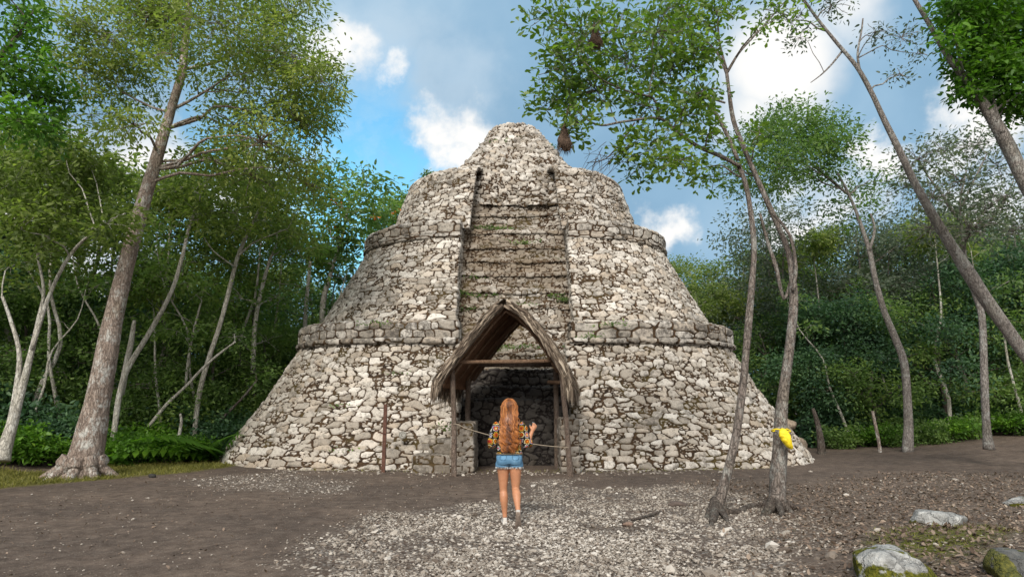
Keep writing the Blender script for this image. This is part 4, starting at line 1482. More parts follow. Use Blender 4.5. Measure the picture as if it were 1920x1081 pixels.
KIND = {
    'olive': proto('wood_tree', 201, 10.0, 2.7, 4.2, 15, 8200, 0.17, LEAF_OLIVE, BARK_PALE, 0.17, per=34, clump=0.30),
    'mid': proto('wood_tree', 202, 9.0, 2.6, 2.6, 16, 9000, 0.175, LEAF_MID, BARK_GREY, 0.16, per=34, clump=0.30),
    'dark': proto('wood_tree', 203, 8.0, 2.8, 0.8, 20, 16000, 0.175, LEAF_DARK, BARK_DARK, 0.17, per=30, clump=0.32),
    'tall': proto('wood_tree', 204, 12.0, 2.5, 6.5, 12, 7500, 0.17, LEAF_OLIVE, BARK_PALE, 0.16, per=34, clump=0.30),
    'thin': proto('wood_tree', 205, 10.0, 2.5, 4.0, 16, 5200, 0.15, LEAF_GREY, BARK_GREY, 0.13, per=9),
    'slim': proto('slim_tree', 207, 9.5, 1.3, 6.6, 6, 1500, 0.20, LEAF_OLIVE, BARK_PALE, 0.085, lean=1.6),
    'bare': proto('slim_tree', 208, 7.5, 0.9, 4.5, 4, 420, 0.18, LEAF_MID, BARK_PALE, 0.065, lean=2.0),
    'low': proto('wood_tree', 209, 6.0, 2.3, 0.5, 17, 9000, 0.15, LEAF_MID, BARK_GREY, 0.11, per=32, clump=0.30),
    'dark2': proto('wood_tree', 206, 7.0, 2.4, 0.4, 18, 15000, 0.17, LEAF_DARK, BARK_DARK, 0.14, per=30, clump=0.32),
}
USED = set()


def plant(kind, px, Y, scale, rz, label, group=None, hz=1.0, cat='tree'):
    src = KIND[kind]
    if kind in USED:
        o = copy_tree(src)
    else:
        o = src
        USED.add(kind)
    x = (px - 960) / FPX * (Y * CT + 0.3)
    o.location = (x, Y, gz(x, Y) - 0.05)
    o.rotation_euler = (0, 0, rz)
    o.scale = (scale, scale, scale * hz)
    tag(o, label, cat, group)
    return o


rng = random.Random(77)
GL = 'trees of the wood left of the pyramid'
GR = 'trees of the wood right of the pyramid'
LBL = {('olive', 'L'): 'olive-green tree of the wood left of the pyramid', ('mid', 'L'): 'mid-green leafy tree of the wood left of the pyramid',
       ('dark', 'L'): 'dark dense tree low in the wood left of the pyramid', ('tall', 'L'): 'tall pale-stemmed olive tree of the wood left of the pyramid',
       ('low', 'L'): 'low mid-green bushy tree between the trunks of the wood left of the pyramid',
       ('low', 'R'): 'low mid-green bushy tree at the foot of the right wood',
       ('dark2', 'L'): 'low dark bushy tree under the wood left of the pyramid',
       ('mid', 'R'): 'mid-green leafy tree of the wood right of the pyramid', ('dark', 'R'): 'dark dense tree in the wood right of the pyramid',
       ('dark2', 'R'): 'low dark bushy tree at the foot of the right wood', ('thin', 'R'): 'thin twiggy grey-green tree of the wood right of the pyramid',
       ('tall', 'R'): 'tall pale-stemmed olive tree of the wood right of the pyramid', ('olive', 'R'): 'olive-green tree of the wood right of the pyramid'}
left = [('dark', -60, 18.5, 0.9), ('olive', 25, 20, 1.0), ('low', 60, 19.8, 0.85), ('mid', 130, 21.5, 0.95), ('low', 200, 20.5, 0.8), ('olive', 265, 23, 1.0), ('dark', 330, 25.5, 0.8), ('mid', 315, 28, 0.95),
        ('low', 400, 22.6, 0.85), ('olive', 425, 27, 1.0), ('mid', 490, 26.5, 0.85), ('low', 500, 24.6, 0.72), ('tall', 130, 25, 1.0), ('mid', 560, 30, 0.9), ('dark2', 565, 28.0, 0.68), ('olive', 20, 27, 1.0), ('low', 295, 21.6, 0.7), ('low', -20, 18.8, 0.8), ('low', 555, 26.5, 0.8), ('low', 455, 24.2, 0.75),
        ('dark', 440, 32, 0.9), ('dark', 200, 29, 0.95), ('mid', 80, 31, 1.0), ('mid', 640, 35, 0.85), ('dark', 590, 37, 0.85), ('dark', -150, 22, 1.0), ('olive', -120, 18, 1.05), ('dark', 60, 27, 0.9), ('dark', 320, 34, 0.95), ('olive', 530, 35, 0.95)]
for (k, px, Y, s) in left:
    plant(k, px + rng.uniform(-12, 12), Y, s, rng.uniform(0, 6.28), LBL[(k, 'L')], GL, rng.uniform(0.92, 1.06))
for (k, px, Y, s) in (('slim', 100, 18.6, 1.0), ('bare', 150, 19.2, 1.0), ('slim', 300, 21.5, 1.05), ('bare', 325, 20.2, 0.9), ('bare', 405, 21.5, 1.0), ('slim', 455, 23.5, 1.0), ('bare', 540, 25.5, 1.05), ('slim', 610, 28.5, 1.0),
                      ('bare', 60, 17.6, 0.8), ('slim', 190, 22.0, 1.1), ('bare', 240, 20.4, 0.95), ('slim', 505, 26.5, 1.0)):
    plant(k, px, Y, s, rng.uniform(0, 6.28), 'slim pale-stemmed tree in the undergrowth of the wood left of the pyramid', 'slim pale stems left of the pyramid', rng.uniform(0.9, 1.1))
for (k, px, Y, s) in (('bare', 1590, 24.0, 0.9), ('slim', 1760, 24.0, 0.95), ('bare', 1680, 24.5, 0.85), ('slim', 1560, 27.0, 0.9), ('bare', 1910, 23.4, 0.9)):
    plant(k, px, Y, s, rng.uniform(0, 6.28), 'slim pale-stemmed tree in the undergrowth of the wood right of the pyramid', 'slim pale stems right of the pyramid', rng.uniform(0.9, 1.1))
right = [('dark2', 1520, 26, 0.85), ('dark', 1580, 25.5, 0.72), ('low', 1635, 24.8, 0.9), ('dark', 1740, 25, 0.78), ('low', 1790, 25, 0.9), ('dark', 1880, 26, 0.8), ('low', 1925, 24.6, 1.0), ('dark', 1990, 25, 0.95),
         ('dark', 1480, 29, 0.75), ('olive', 1420, 30, 0.78), ('low', 1450, 27.5, 0.9), ('mid', 1330, 33, 0.95), ('olive', 1375, 33, 1.0), ('tall', 1290, 38, 0.95), ('thin', 1470, 30, 1.1), ('olive', 1540, 33, 1.05), ('mid', 1680, 33, 1.12), ('thin', 1770, 30, 1.1), ('olive', 1850, 34, 1.1), ('thin', 1900, 28, 1.05), ('mid', 1960, 33, 1.15), ('thin', 1590, 30, 1.1), ('olive', 1345, 31, 0.78), ('mid', 1560, 30, 0.86), ('thin', 1620, 28, 0.95), ('thin', 1700, 29, 0.9), ('thin', 1840, 29, 1.0), ('dark', 1650, 31, 0.85), ('mid', 1740, 32, 0.8), ('dark', 1830, 32, 0.85),
         ('mid', 1930, 30, 0.92), ('olive', 1290, 35, 0.82), ('mid', 1230, 38, 0.86), ('dark', 1390, 36, 0.85), ('dark', 1530, 37, 0.9), ('dark', 1700, 38, 0.9), ('dark', 1860, 38, 0.95), ('mid', 2050, 32, 1.0), ('dark', 2100, 28, 1.0), ('thin', 1500, 27, 0.9)]
for (k, px, Y, s) in right:
    plant(k, px + rng.uniform(-12, 12), Y, s, rng.uniform(0, 6.28), LBL[(k, 'R')], GR, rng.uniform(0.92, 1.06))

# orange-flowering trees just left of the upper tiers
LEAF_FLOWER = leaf_mat('orange_blossom', [(0.1, (0.35, 0.07, 0.012)), (0.6, (0.60, 0.16, 0.02)), (0.95, (0.75, 0.30, 0.05))], 0.3)
def flowering(label, px, Y, lobes, flowers, seed, leafm, stem):
    bl_ = BL(lobes, Y, 1.1, 0.85, 1.2, seed)
    r = hero_tree('flowering_tree', label, 'tree', [(PX(stem, Y), wpx([16, 13, 10, 7, 4], Y))], bl_, BARK_PALE, leafm, 0.26, seed, 0.42, 16, 0.36, sides=9, twig=6, limb_r=0.06,
                  base=P(px, 900, Y))
    fm = MB()
    rs = np.random.RandomState(seed)
    for c, q, n in BL(flowers, Y - 1.2, 1, 1, 0.6, seed + 1):
        crown_blob(fm, c, q, n, 0.16, rs, 0.7, 8, 0.16)
    me = fm.mesh('blossom', False)
    off_mesh(me, -np.array(r.location))
    link('blossom', me, LEAF_FLOWER, r)


flowering('airy tree with orange blossom tips rising left of the upper pyramid tiers', 610, 27.0,
          [(640, 345, 50, 480), (690, 350, 40, 380), (610, 390, 50, 420), (665, 400, 50, 420), (700, 400, 30, 200), (620, 445, 45, 300), (590, 340, 30, 200), (670, 450, 40, 260), (600, 490, 45, 300), (640, 520, 40, 260)],
          [(640, 385, 12, 16), (632, 425, 14, 24), (700, 410, 7, 8)], 141, LEAF_MID, [(612, 860), (604, 600), (618, 520), (640, 450), (655, 380)])
flowering('low green tree with orange blossom touching the second tier on the left', 735, 36.0,
          [(735, 385, 26, 420), (755, 375, 20, 300), (715, 400, 26, 380), (745, 405, 24, 340), (770, 395, 20, 260), (700, 430, 26, 300), (725, 430, 26, 300)], [(757, 392, 7, 16), (742, 402, 7, 8)], 143, LEAF_MID, [(740, 860), (738, 600), (736, 500), (735, 440), (735, 400)])
# one small shrub growing on the third tier
sp_ = P(800, 334, 22.9)
hero_tree('shrub', 'tiny shrub sprouting on the rounded left shoulder of the top tier', 'shrub', [([sp_ + Vector((0, 0, -0.3)), sp_, sp_ + Vector((0.02, 0, 0.2))], [0.02, 0.015, 0.008])],
          [(sp_ + Vector((0, 0, 0.12)), (0.22, 0.2, 0.16), 90)], BARK_DARK, LEAF_MID, 0.13, 151, 0.5, 9, 0.12, sides=6, twig=3, base=sp_ + Vector((0, 0, -0.3)), limb_r=0.01).location

# ================================================================== UNDERGROWTH AND GROUND LITTER
def shrub_proto(name, seed, r, h, leaves, size, leafm, aspect=0.5):
    rs = np.random.RandomState(seed)
    cm, tm = MB(), MB()
    for k in range(9):
        a = rs.uniform(0, 6.28)
        d = r * math.sqrt(rs.uniform(0, 0.7))
        c = (d * math.cos(a), d * math.sin(a), h * rs.uniform(0.3, 0.75))
        q = r * rs.uniform(0.35, 0.5)
        crown_blob(cm, c, (q, q, h * 0.38), leaves // 9, size, rs, aspect, 12, 0.18, 0.55, hang=0.1)
        limb(tm, (rs.normal(0, 0.06), rs.normal(0, 0.06), -0.05), c, 0.014, 0.005, rs, 0.08, 5, 4)
    o = bpy.data.objects.new(name, None)
    COL.objects.link(o)
    link('stem', tm.mesh('stem'), BARK_DARK, o)
    link('foliage', cm.mesh('foliage', False), leafm, o)
    return o


def fern_proto(name, seed, n, L, leafm, leaflet=0.09):
    rs = np.random.RandomState(seed)
    o = bpy.data.objects.new(name, None)
    COL.objects.link(o)
    cm = MB()
    for k in range(n):
        a = k * 2.399 + rs.uniform(-0.3, 0.3)
        l = L * rs.uniform(0.7, 1.15)
        e = rs.uniform(0.55, 1.15)
        d = np.array([math.cos(a), math.sin(a), 0])
        s = np.array([-d[1], d[0], 0])
        ts = np.linspace(0, 1, 17)
        rows = np.stack([d * l * math.cos(e) * q * (1 + 0.4 * q) + np.array([0, 0, l * (math.sin(e) * q - 0.75 * q * q * (0.4 + 0.5 * math.cos(e)))]) for q in ts])
        cm.tube([tuple(x) for x in rows[::4]], [0.012, 0.010, 0.008, 0.006, 0.003], 5, 0.4)
        tv = rs.uniform(0.2, 0.9)
        for q in range(2, 17):
            w_ = leaflet * 3.2 * math.sin(math.pi * min(0.98, 0.12 + ts[q] * 0.88)) * l
            for sg in (-1, 1):
                b_ = rows[q]
                tip = b_ + sg * s * w_ + d * w_ * 0.45 + np.array([0, 0, -0.25 * w_])
                m1 = (b_ + tip) / 2 + d * 0.018 * l * 1.6
                m2 = (b_ + tip) / 2 - d * 0.018 * l * 1.6
                cm.add([b_, m1, tip, m2], None, [[0, 1, 2], [0, 2, 3]], min(1, max(0, tv + rs.normal(0, 0.1))))
    link('frond_crown', cm.mesh('frond_crown', False), leafm, o)
    return o


UNDER = {'shrub': shrub_proto('shrub', 301, 0.75, 0.9, 1500, 0.12, LEAF_FRESH), 'dark': shrub_proto('shrub', 302, 0.9, 1.3, 2000, 0.14, LEAF_DARK),
         'mid': shrub_proto('shrub', 303, 0.8, 1.0, 1600, 0.12, LEAF_MID), 'bush': shrub_proto('shrub', 306, 1.3, 2.3, 3800, 0.115, LEAF_MID), 'fern': fern_proto('fern', 304, 13, 1.1, LEAF_FRESH), 'palm': fern_proto('palm', 305, 12, 2.5, LEAF_FRESH, 0.10)}
UUSED = set()


def under(kind, px, Y, s, label, group, cat='shrub', hz=1.0):
    o = copy_tree(UNDER[kind]) if kind in UUSED else UNDER[kind]
    UUSED.add(kind)
    x = (px - 960) / FPX * (Y * CT + 0.3)
    o.location = (x, Y, gz(x, Y) - 0.03)
    o.rotation_euler = (0, 0, rng.uniform(0, 6.28))
    o.scale = (s, s, s * hz)
    tag(o, label, cat, group)
    return o


rng = random.Random(31)
g1 = 'bright undergrowth shrubs along the left wood'
for px, Y, s in ((-30, 16.6, 1.1), (30, 16.4, 1.1), (75, 16.8, 1.0), (108, 17.0, 0.9), (205, 18.2, 0.8), (240, 18.3, 0.85), (275, 18.0, 0.8), (300, 18.8, 0.9), (330, 18.4, 0.75), (352, 18.9, 0.8), (215, 19.2, 1.1), (262, 19.6, 1.1), (318, 19.9, 1.1), (390, 19.2, 0.8), (-90, 16.2, 1.3)):
    under('shrub', px, Y, s, 'bright green low shrub in the undergrowth of the left wood edge', g1)
g2 = 'dark undergrowth shrubs along the left wood'
for px, Y, s in ((10, 17.6, 1.2), (60, 17.9, 1.2), (110, 17.6, 1.0), (400, 20.2, 0.8), (425, 20.6, 0.8), (445, 21.0, 1.1), (380, 21.0, 1.2), (160, 18.8, 1.0), (300, 21, 1.3)):
    under('dark', px, Y, s, 'dark green shrub in the undergrowth of the left wood', g2)
g6 = 'leafy bushes between the trunks of the left wood'
for px, Y, s in ((20, 19.0, 1.0), (85, 20.0, 1.15), (225, 21.0, 1.15), (280, 21.6, 1.0), (340, 21.2, 1.2), (395, 22.0, 1.1), (455, 22.6, 1.0), (500, 24.0, 1.0), (-40, 19, 1.15)):
    under('bush', px, Y, s, 'man-high mid-green bush between the trunks of the left wood', g6, 'shrub')
g7 = 'leafy bushes in the shade of the right wood'
for px, Y, s in ((1625, 25.6, 0.9), (1780, 25.6, 1.0), (1935, 25.0, 1.2)):
    under('bush', px, Y, s, 'tall mid-green bush in the shade of the right wood', g7, 'shrub')
g3 = 'ferns and palms under the left wood'
for px, Y, s in ((250, 18.0, 0.9), (345, 19.0, 1.0), (310, 18.6, 0.8), (395, 19.8, 1.1)):
    under('fern', px, Y, s, 'arching bright fern under the left wood', g3, 'fern')
under('palm', 422, 19.6, 1.2, 'large arching palm with yellow-green fronds beside the left corner of the pyramid', None, 'palm')
under('palm', 305, 19.3, 0.85, 'smaller arching palm behind the broken-topped trunk on the left', None, 'palm')
g4 = 'undergrowth shrubs along the right wood'
for px, Y, s in ((1560, 23.6, 0.9), (1600, 23.8, 0.8), (1650, 23.2, 0.85), (1672, 22.9, 0.7), (1735, 22.8, 0.8), (1765, 22.9, 0.9), (1800, 23.2, 0.9), (1885, 23.2, 0.9), (1915, 23.0, 1.0), (1950, 23.0, 1.1), (1825, 24, 1.0), (1690, 24, 1.0), (1620, 24.6, 1.0)):
    under(rng.choice(['mid', 'shrub', 'mid']), px, Y, s, 'green shrub in the undergrowth along the right wood edge', g4)
g5 = 'dark shrubs behind the right undergrowth'
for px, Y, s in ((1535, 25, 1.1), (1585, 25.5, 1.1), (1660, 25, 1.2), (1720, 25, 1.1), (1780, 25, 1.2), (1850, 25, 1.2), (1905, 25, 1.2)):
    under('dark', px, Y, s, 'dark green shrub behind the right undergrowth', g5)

# the far wood that reads as one mass behind the trees one can tell apart
fw = MB()
rs = np.random.RandomState(401)
for k in range(150):
    a = rs.uniform(-1.25, 1.25)
    d = rs.uniform(40, 62)
    x, y = d * math.sin(a) * 1.1, 6 + d * math.cos(a)
    if abs(x) < 12 and y < 40:
        continue
    r = rs.uniform(2.2, 4.0)
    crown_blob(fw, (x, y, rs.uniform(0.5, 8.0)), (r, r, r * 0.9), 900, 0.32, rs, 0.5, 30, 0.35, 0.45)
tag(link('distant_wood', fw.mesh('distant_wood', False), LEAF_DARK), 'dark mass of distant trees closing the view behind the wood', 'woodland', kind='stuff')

# moss and weeds in the masonry
wm = MB()
rs = np.random.RandomState(403)
for (px, py, Y, n, sp) in ((945, 268, 24.0, 60, 0.30), (930, 290, 23.8, 50, 0.35), (985, 262, 24.2, 40, 0.3), (1030, 275, 24.2, 40, 0.3), (1068, 330, 22.8, 40, 0.25), (905, 428, 21.9, 40, 0.25), (935, 428, 21.9, 55, 0.3), (985, 455, 21.5, 40, 0.3), (1050, 490, 21.2, 45, 0.2),
                           (890, 522, 20.7, 45, 0.25), (865, 550, 20.2, 40, 0.12), (900, 555, 20.2, 45, 0.3), (1040, 555, 20.2, 30, 0.2), (1058, 562, 20.1, 50, 0.12), (1000, 572, 20.0, 30, 0.3), (880, 580, 19.9, 30, 0.2), (1025, 372, 22.6, 30, 0.2), (965, 650, 18.9, 40, 0.4),
                           (925, 655, 18.9, 40, 0.3), (690, 608, 18.6, 12, 0.3), (715, 606, 18.6, 12, 0.25), (1150, 608, 18.6, 30, 0.3), (640, 760, 17.3, 6, 0.3), (745, 700, 17.6, 6, 0.3), (835, 800, 16.5, 16, 0.15), (645, 845, 16.9, 6, 0.3), (1110, 630, 18.4, 20, 0.2)):
    c = np.array(tuple(P(px, py, Y)))
    m_ = n * 3
    o_ = rs.normal(0, 1, (m_, 3)) * np.array([sp, 0.12, 0.035])
    leaves_into(wm, c + o_, 0.085, rs, 0.4, 0.3, rs.uniform(0.1, 0.9, m_), None, -0.5)
tag(link('weeds', wm.mesh('weeds', False), LEAF_MID), 'small weeds and moss tufts rooted in the masonry joints and stair treads', 'weeds', kind='stuff')

# ------------------------------------------------------------ scattered small matter
ICO = np.array([(0, 0, 1)] + [(0.894 * math.cos(a), 0.894 * math.sin(a), 0.447) for a in np.arange(5) * 2 * math.pi / 5] +
               [(0.894 * math.cos(a), 0.894 * math.sin(a), -0.447) for a in (np.arange(5) + 0.5) * 2 * math.pi / 5] + [(0, 0, -1)])
ICOF = np.array([(0, 1, 2), (0, 2, 3), (0, 3, 4), (0, 4, 5), (0, 5, 1), (1, 6, 2), (2, 7, 3), (3, 8, 4), (4, 9, 5), (5, 10, 1),
                 (2, 6, 7), (3, 7, 8), (4, 8, 9), (5, 9, 10), (1, 10, 6), (11, 7, 6), (11, 8, 7), (11, 9, 8), (11, 10, 9), (11, 6, 10)])


def scatter(n, polys, x0, x1, y0, y1, rs, thr=0.0, fade=0.3, amp=0.5, s=31, yb=1.6):
    """random ground points inside zones, denser near the viewer's side of the clearing"""
    f = rs.uniform(0, 1, n * 3) ** yb
    x = rs.uniform(x0, x1, n * 3)
    y = y0 + (y1 - y0) * f
    z = np.zeros(len(x))
    for p_ in polys:
        z = np.maximum(z, zone(p_, x, y, fade, amp, s))
    keep = (z > rs.uniform(0.15, 1.0, len(x))) & (fbm(x * 1.9, y * 1.9, s + 9, 4) > thr - 0.3 * rs.uniform(0, 1, len(x)))
    x, y = x[keep][:n], y[keep][:n]
    return x, y, ground_z(x, y)


def pebbles(x, y, z, size, rs, tint=None):
    n = len(x)
    s = size * np.exp(rs.normal(0, 0.38, n))
    jit = 1 + rs.uniform(-0.28, 0.28, (n, 12, 1))
    V = ICO[None] * jit
    sc = np.stack([s * rs.uniform(0.8, 1.4, n), s * rs.uniform(0.6, 1.0, n), s * rs.uniform(0.35, 0.7, n)], 1)
    V = V * sc[:, None, :]
    a = rs.uniform(0, 6.28, n)
    tl = rs.normal(0, 0.25, n)
    c, s_ = np.cos(a), np.sin(a)
    vx = V[..., 0] * c[:, None] - V[..., 1] * s_[:, None]
    vy = V[..., 0] * s_[:, None] + V[..., 1] * c[:, None]
    vz = V[..., 2] + vx * tl[:, None]
    V = np.stack([vx + x[:, None], vy + y[:, None], vz + (z + sc[:, 2] * 0.45)[:, None]], -1)
    F = (ICOF[None] + (np.arange(n) * 12)[:, None, None]).reshape(-1, 3)
    tv = rs.uniform(0, 1, n) if tint is None else tint
    return V.reshape(-1, 3), F, np.repeat(tv, 12)


m, t, b, out = new_mat('limestone_gravel')
geo = t.new('ShaderNodeNewGeometry')
n = t.noise(geo.outputs['Position'], 30, 4, 0.6)
c = t.ramp(t.math('ADD', t.math('MULTIPLY', t.attr('tint'), 0.75), t.math('MULTIPLY', n, 0.25)), [(0.1, (0.075, 0.057, 0.045)), (0.38, (0.185, 0.155, 0.128)), (0.66, (0.315, 0.28, 0.24)), (0.95, (0.52, 0.485, 0.44))])
t.put(b.inputs['Base Color'], c)
b.inputs['Roughness'].default_value = 0.9
b.inputs['Specular IOR Level'].default_value = 0.15
MAT_PEB = m
rs = np.random.RandomState(411)
mb = MB()
x, y, z = scatter(36000, [GRAVEL], -3.2, 6.0, 5.6, 14.5, rs, 0.02, 0.6, 0.8, 31)
V, F, tv = pebbles(x, y, z, 0.0122, rs, np.clip(rs.uniform(0, 1, len(x)) * 0.80 + 0.34 * np.exp(-((x - 0.6) / 2.2) ** 2 - ((y - 8.8) / 2.0) ** 2), 0, 1))
mb.add(V, None, F, tv)
x, y, z = scatter(900, [GRAVEL, GRAVEL_SMALL], -3.2, 6.0, 5.6, 15.5, rs, -0.05, 0.5, 0.6, 33)
V, F, tv = pebbles(x, y, z, 0.026, rs)
mb.add(V, None, F, tv)
x, y, z = scatter(2200, [GRAVEL_FAR, GRAVEL_SMALL], -8.5, -2.5, 12.0, 17.5, rs, -0.05, 0.7, 0.6, 41, 1.0)
V, F, tv = pebbles(x, y, z, 0.0135, rs)
mb.add(V, None, F, tv)
x, y, z = scatter(1300, [LITTER], 2.0, 12, 5.4, 16, rs, -0.1, 0.8, 0.9, 61, 1.5)
V, F, tv = pebbles(x, y, z, 0.015, rs)
mb.add(V, None, F, tv)
# stray pebbles over the bare dirt
k = 2600
x = rs.uniform(-9, 9, k)
y = 6 + 11 * rs.uniform(0, 1, k) ** 1.3
V, F, tv = pebbles(x, y, ground_z(x, y), 0.010, rs, rs.uniform(0.1, 0.8, k))
mb.add(V, None, F, tv)
x = rs.uniform(-6, 5.5, 420)
y = 15.4 + rs.uniform(0, 1.3, 420) + 0.02 * x * x
V, F, tv = pebbles(x, y, ground_z(x, y), 0.026, rs, rs.uniform(0.2, 0.9, 420))
mb.add(V, None, F, tv)
tag(link('gravel', mb.mesh('gravel', False), MAT_PEB), 'pale limestone gravel spread over the dirt clearing', 'gravel', kind='stuff')

MAT_LIT = leaf_mat('dead_leaves', [(0.1, (0.055, 0.038, 0.028)), (0.4, (0.14, 0.100, 0.075)), (0.7, (0.26, 0.20, 0.155)), (0.95, (0.42, 0.37, 0.31))], 0.1, 0.8, 0.15)
mb = MB()
x, y, z = scatter(12500, [LITTER], 0.5, 13, 5.4, 20, rs, -0.1, 0.8, 0.9, 61, 1.7)
C = np.stack([x, y, z + rs.uniform(0.005, 0.035, len(x))], 1)
leaves_into(mb, C, 0.062, rs, 0.5, 0.75, np.clip(rs.normal(0.5, 0.28, len(x)), 0, 1), None, 0.05)
k = 2600
x = rs.uniform(-8, 6, k)
y = 6 + 10.5 * rs.uniform(0, 1, k)
C = np.stack([x, y, ground_z(x, y) + 0.012], 1)
leaves_into(mb, C, 0.045, rs, 0.5, 0.8, rs.uniform(0, 0.9, k), None, 0.0)
tag(link('fallen_leaves', mb.mesh('fallen_leaves', False), MAT_LIT), 'brown fallen leaves littering the ground on the right', 'leaf litter', kind='stuff')

LEAF_GRASS = leaf_mat('dry_grass_blades', [(0.1, (0.070, 0.072, 0.014)), (0.45, (0.160, 0.158, 0.030)), (0.75, (0.245, 0.225, 0.055)), (0.95, (0.24, 0.20, 0.09))], 0.3)
mb = MB()
x, y, z = scatter(19000, [GRASS], -16, -5.5, 11.2, 18.5, rs, -0.2, 0.3, 0.4, 51, 1.0)
C = np.stack([x, y, z - 0.005], 1)
leaves_into(mb, C, 0.105, rs, 0.12, 0.1, rs.uniform(0, 1, len(x)), None, -1.3)
x, y, z = scatter(2600, [MOSS], 3.5, 9.5, 6.0, 9.5, rs, -0.1, 0.4, 0.4, 71, 1.0)
C = np.stack([x, y, z], 1)
leaves_into(mb, C, 0.05, rs, 0.14, 0.1, rs.uniform(0, 0.7, len(x)), None, -1.1)
k = 900
x = rs.uniform(-5.8, 7, k)
y = 15.95 + rs.uniform(0, 0.75, k) + 0.022 * x * x
C = np.stack([x, y, ground_z(x, y)], 1)
leaves_into(mb, C, 0.07, rs, 0.12, 0.1, rs.uniform(0.3, 1, k), None, -0.7)
tag(link('grass', mb.mesh('grass', False), LEAF_GRASS), 'short dry yellow-green grass at the edges of the clearing', 'grass', kind='stuff')

# ================================================================== ROCKS, ROOTS, STICKS, NESTS
def rock_mat(name, moss, k=0.85):
    m, t, b, out = new_mat(name)
    geo = t.new('ShaderNodeNewGeometry')
    p = geo.outputs['Position']
    f1, f2, f3 = t.noise(p, 7, 7, 0.65), t.noise(p, 40, 4, 0.6), t.noise(p, 3.2, 5, 0.6)
    c = t.ramp(f1, [(0.28, (0.13 * k, 0.125 * k, 0.12 * k)), (0.46, (0.29 * k, 0.29 * k, 0.28 * k)), (0.68, (0.52 * k, 0.52 * k, 0.50 * k))])
    c = t.mix(t.rng(f2, 0.56, 0.70, 0, 0.65), c, (0.12, 0.115, 0.11))
    ck = t.voro(t.vmath('ADD', p, t.vmath('SCALE', t.noise(p, 5, 4, 0.6, col=True), scale=0.25)), 5.5, 'DISTANCE_TO_EDGE')
    c = t.mix(t.rng(ck, 0.035, 0.0, 0, 0.45), c, (0.05, 0.048, 0.045))
    mo = t.ramp(f2, [(0.3, (0.035, 0.042, 0.006)), (0.5, (0.085, 0.088, 0.009)), (0.72, (0.17, 0.155, 0.02))])
    c = t.mix(t.rng(t.math('ADD', t.attr('tint'), t.math('MULTIPLY', t.math('SUBTRACT', f3, 0.5), 2.2)), 0.45, 0.56, 0, moss), c, mo)
    t.put(b.inputs['Base Color'], c)
    b.inputs['Roughness'].default_value = 0.92
    b.inputs['Specular IOR Level'].default_value = 0.2
    t.put(b.inputs['Normal'], t.bump(t.math('ADD', f1, t.math('ADD', t.math('MULTIPLY', f2, 0.5), t.math('MULTIPLY', t.rng(ck, 0, 0.06), 0.25))), 1.0, 0.05))
    return m


MAT_ROCK_M = rock_mat('grey_rock_with_moss', 1.0)
MAT_ROCK = rock_mat('grey_rock', 0.25)
MAT_ROCK_D = rock_mat('dark_grey_rock_with_moss', 0.8, 0.24)


def rock(name, label, cat, c, r, seed, mat, mossf, group=None, flat_top=0.75, ridge=0.34, sub=5, rz=0.0):
    bmm = bmesh.new()
    bmesh.ops.create_icosphere(bmm, subdivisions=sub, radius=1.0)
    co = np.array([v.co[:] for v in bmm.verts])
    fa = np.array([[v.index for v in f.verts] for f in bmm.faces])
    bmm.free()
    rs = np.random.RandomState(seed)
    # planes chip the lump into facets
    d = np.ones(len(co))
    for k in range(16):
        nrm = rs.normal(0, 1, 3)
        nrm /= np.linalg.norm(nrm)
        h = rs.uniform(0.66, 0.95)
        dt = co @ nrm
        d = np.minimum(d, np.where(dt > 1e-3, h / np.maximum(dt, 1e-3), 9))
    d = np.minimum(d, 1.0)
    d = d + ridge * fbm(co[:, 0] * 2.2 + seed, co[:, 1] * 2.2 + co[:, 2] * 1.7, seed, 5)
    q = co * d[:, None]
    q[:, 2] = np.where(q[:, 2] > flat_top, flat_top + (q[:, 2] - flat_top) * 0.3, q[:, 2])
    q = q * np.array(r)
    cz, sz = math.cos(rz), math.sin(rz)
    q = q @ np.array([[cz, sz, 0], [-sz, cz, 0], [0, 0, 1]])
    ms = mossf(co)
    me = mesh_np(name, q, None, fa, {'tint': ms})
    o = link(name, me, mat)
    o.location = c
    return tag(o, label, cat, group)


q = G(1700, 1100)
rock('mossy_rock', 'big grey boulder with moss-covered flanks at the bottom edge right of centre', 'rock', (q.x, q.y + 0.25, q.z - 0.02), (0.37, 0.36, 0.36), 505, MAT_ROCK_M,
     lambda c: 0.80 - 0.48 * smooth(0.2, 0.85, c[:, 2]) + 0.34 * smooth(0.1, 0.8, c[:, 0]) - 0.1 * smooth(0, 1, -c[:, 1]))
q = G(1772, 985)
rock('flat_rock', 'pale grey cracked flat rock with a little moss, in the leaf litter at right', 'rock', (q.x + 0.05, q.y + 0.18, q.z + 0.0), (0.42, 0.30, 0.21), 513, MAT_ROCK_M,
     lambda c: 0.12 + 0.5 * smooth(-0.3, -0.9, c[:, 0]) * smooth(0.35, -0.2, c[:, 2]), ridge=0.22, rz=0.25)
q = G(1915, 948)
rock('mossy_rock', 'small grey rock with moss on its left, cut by the right photo edge', 'rock', (q.x + 0.1, q.y + 0.12, q.z + 0.03), (0.30, 0.22, 0.12), 521, MAT_ROCK_M,
     lambda c: 0.25 + 0.5 * smooth(0.0, -0.8, c[:, 1]) * smooth(0.4, -0.2, c[:, 2]))
q = G(1925, 1098)
rock('dark_rock', 'dark jagged grey rock in the bottom right corner', 'rock', (q.x + 0.08, q.y + 0.20, q.z + 0.06), (0.22, 0.22, 0.22), 531, MAT_ROCK_D,
     lambda c: 0.10 + 0.7 * smooth(-0.35, -0.8, c[:, 0]), ridge=0.26)
q = G(1178, 985)
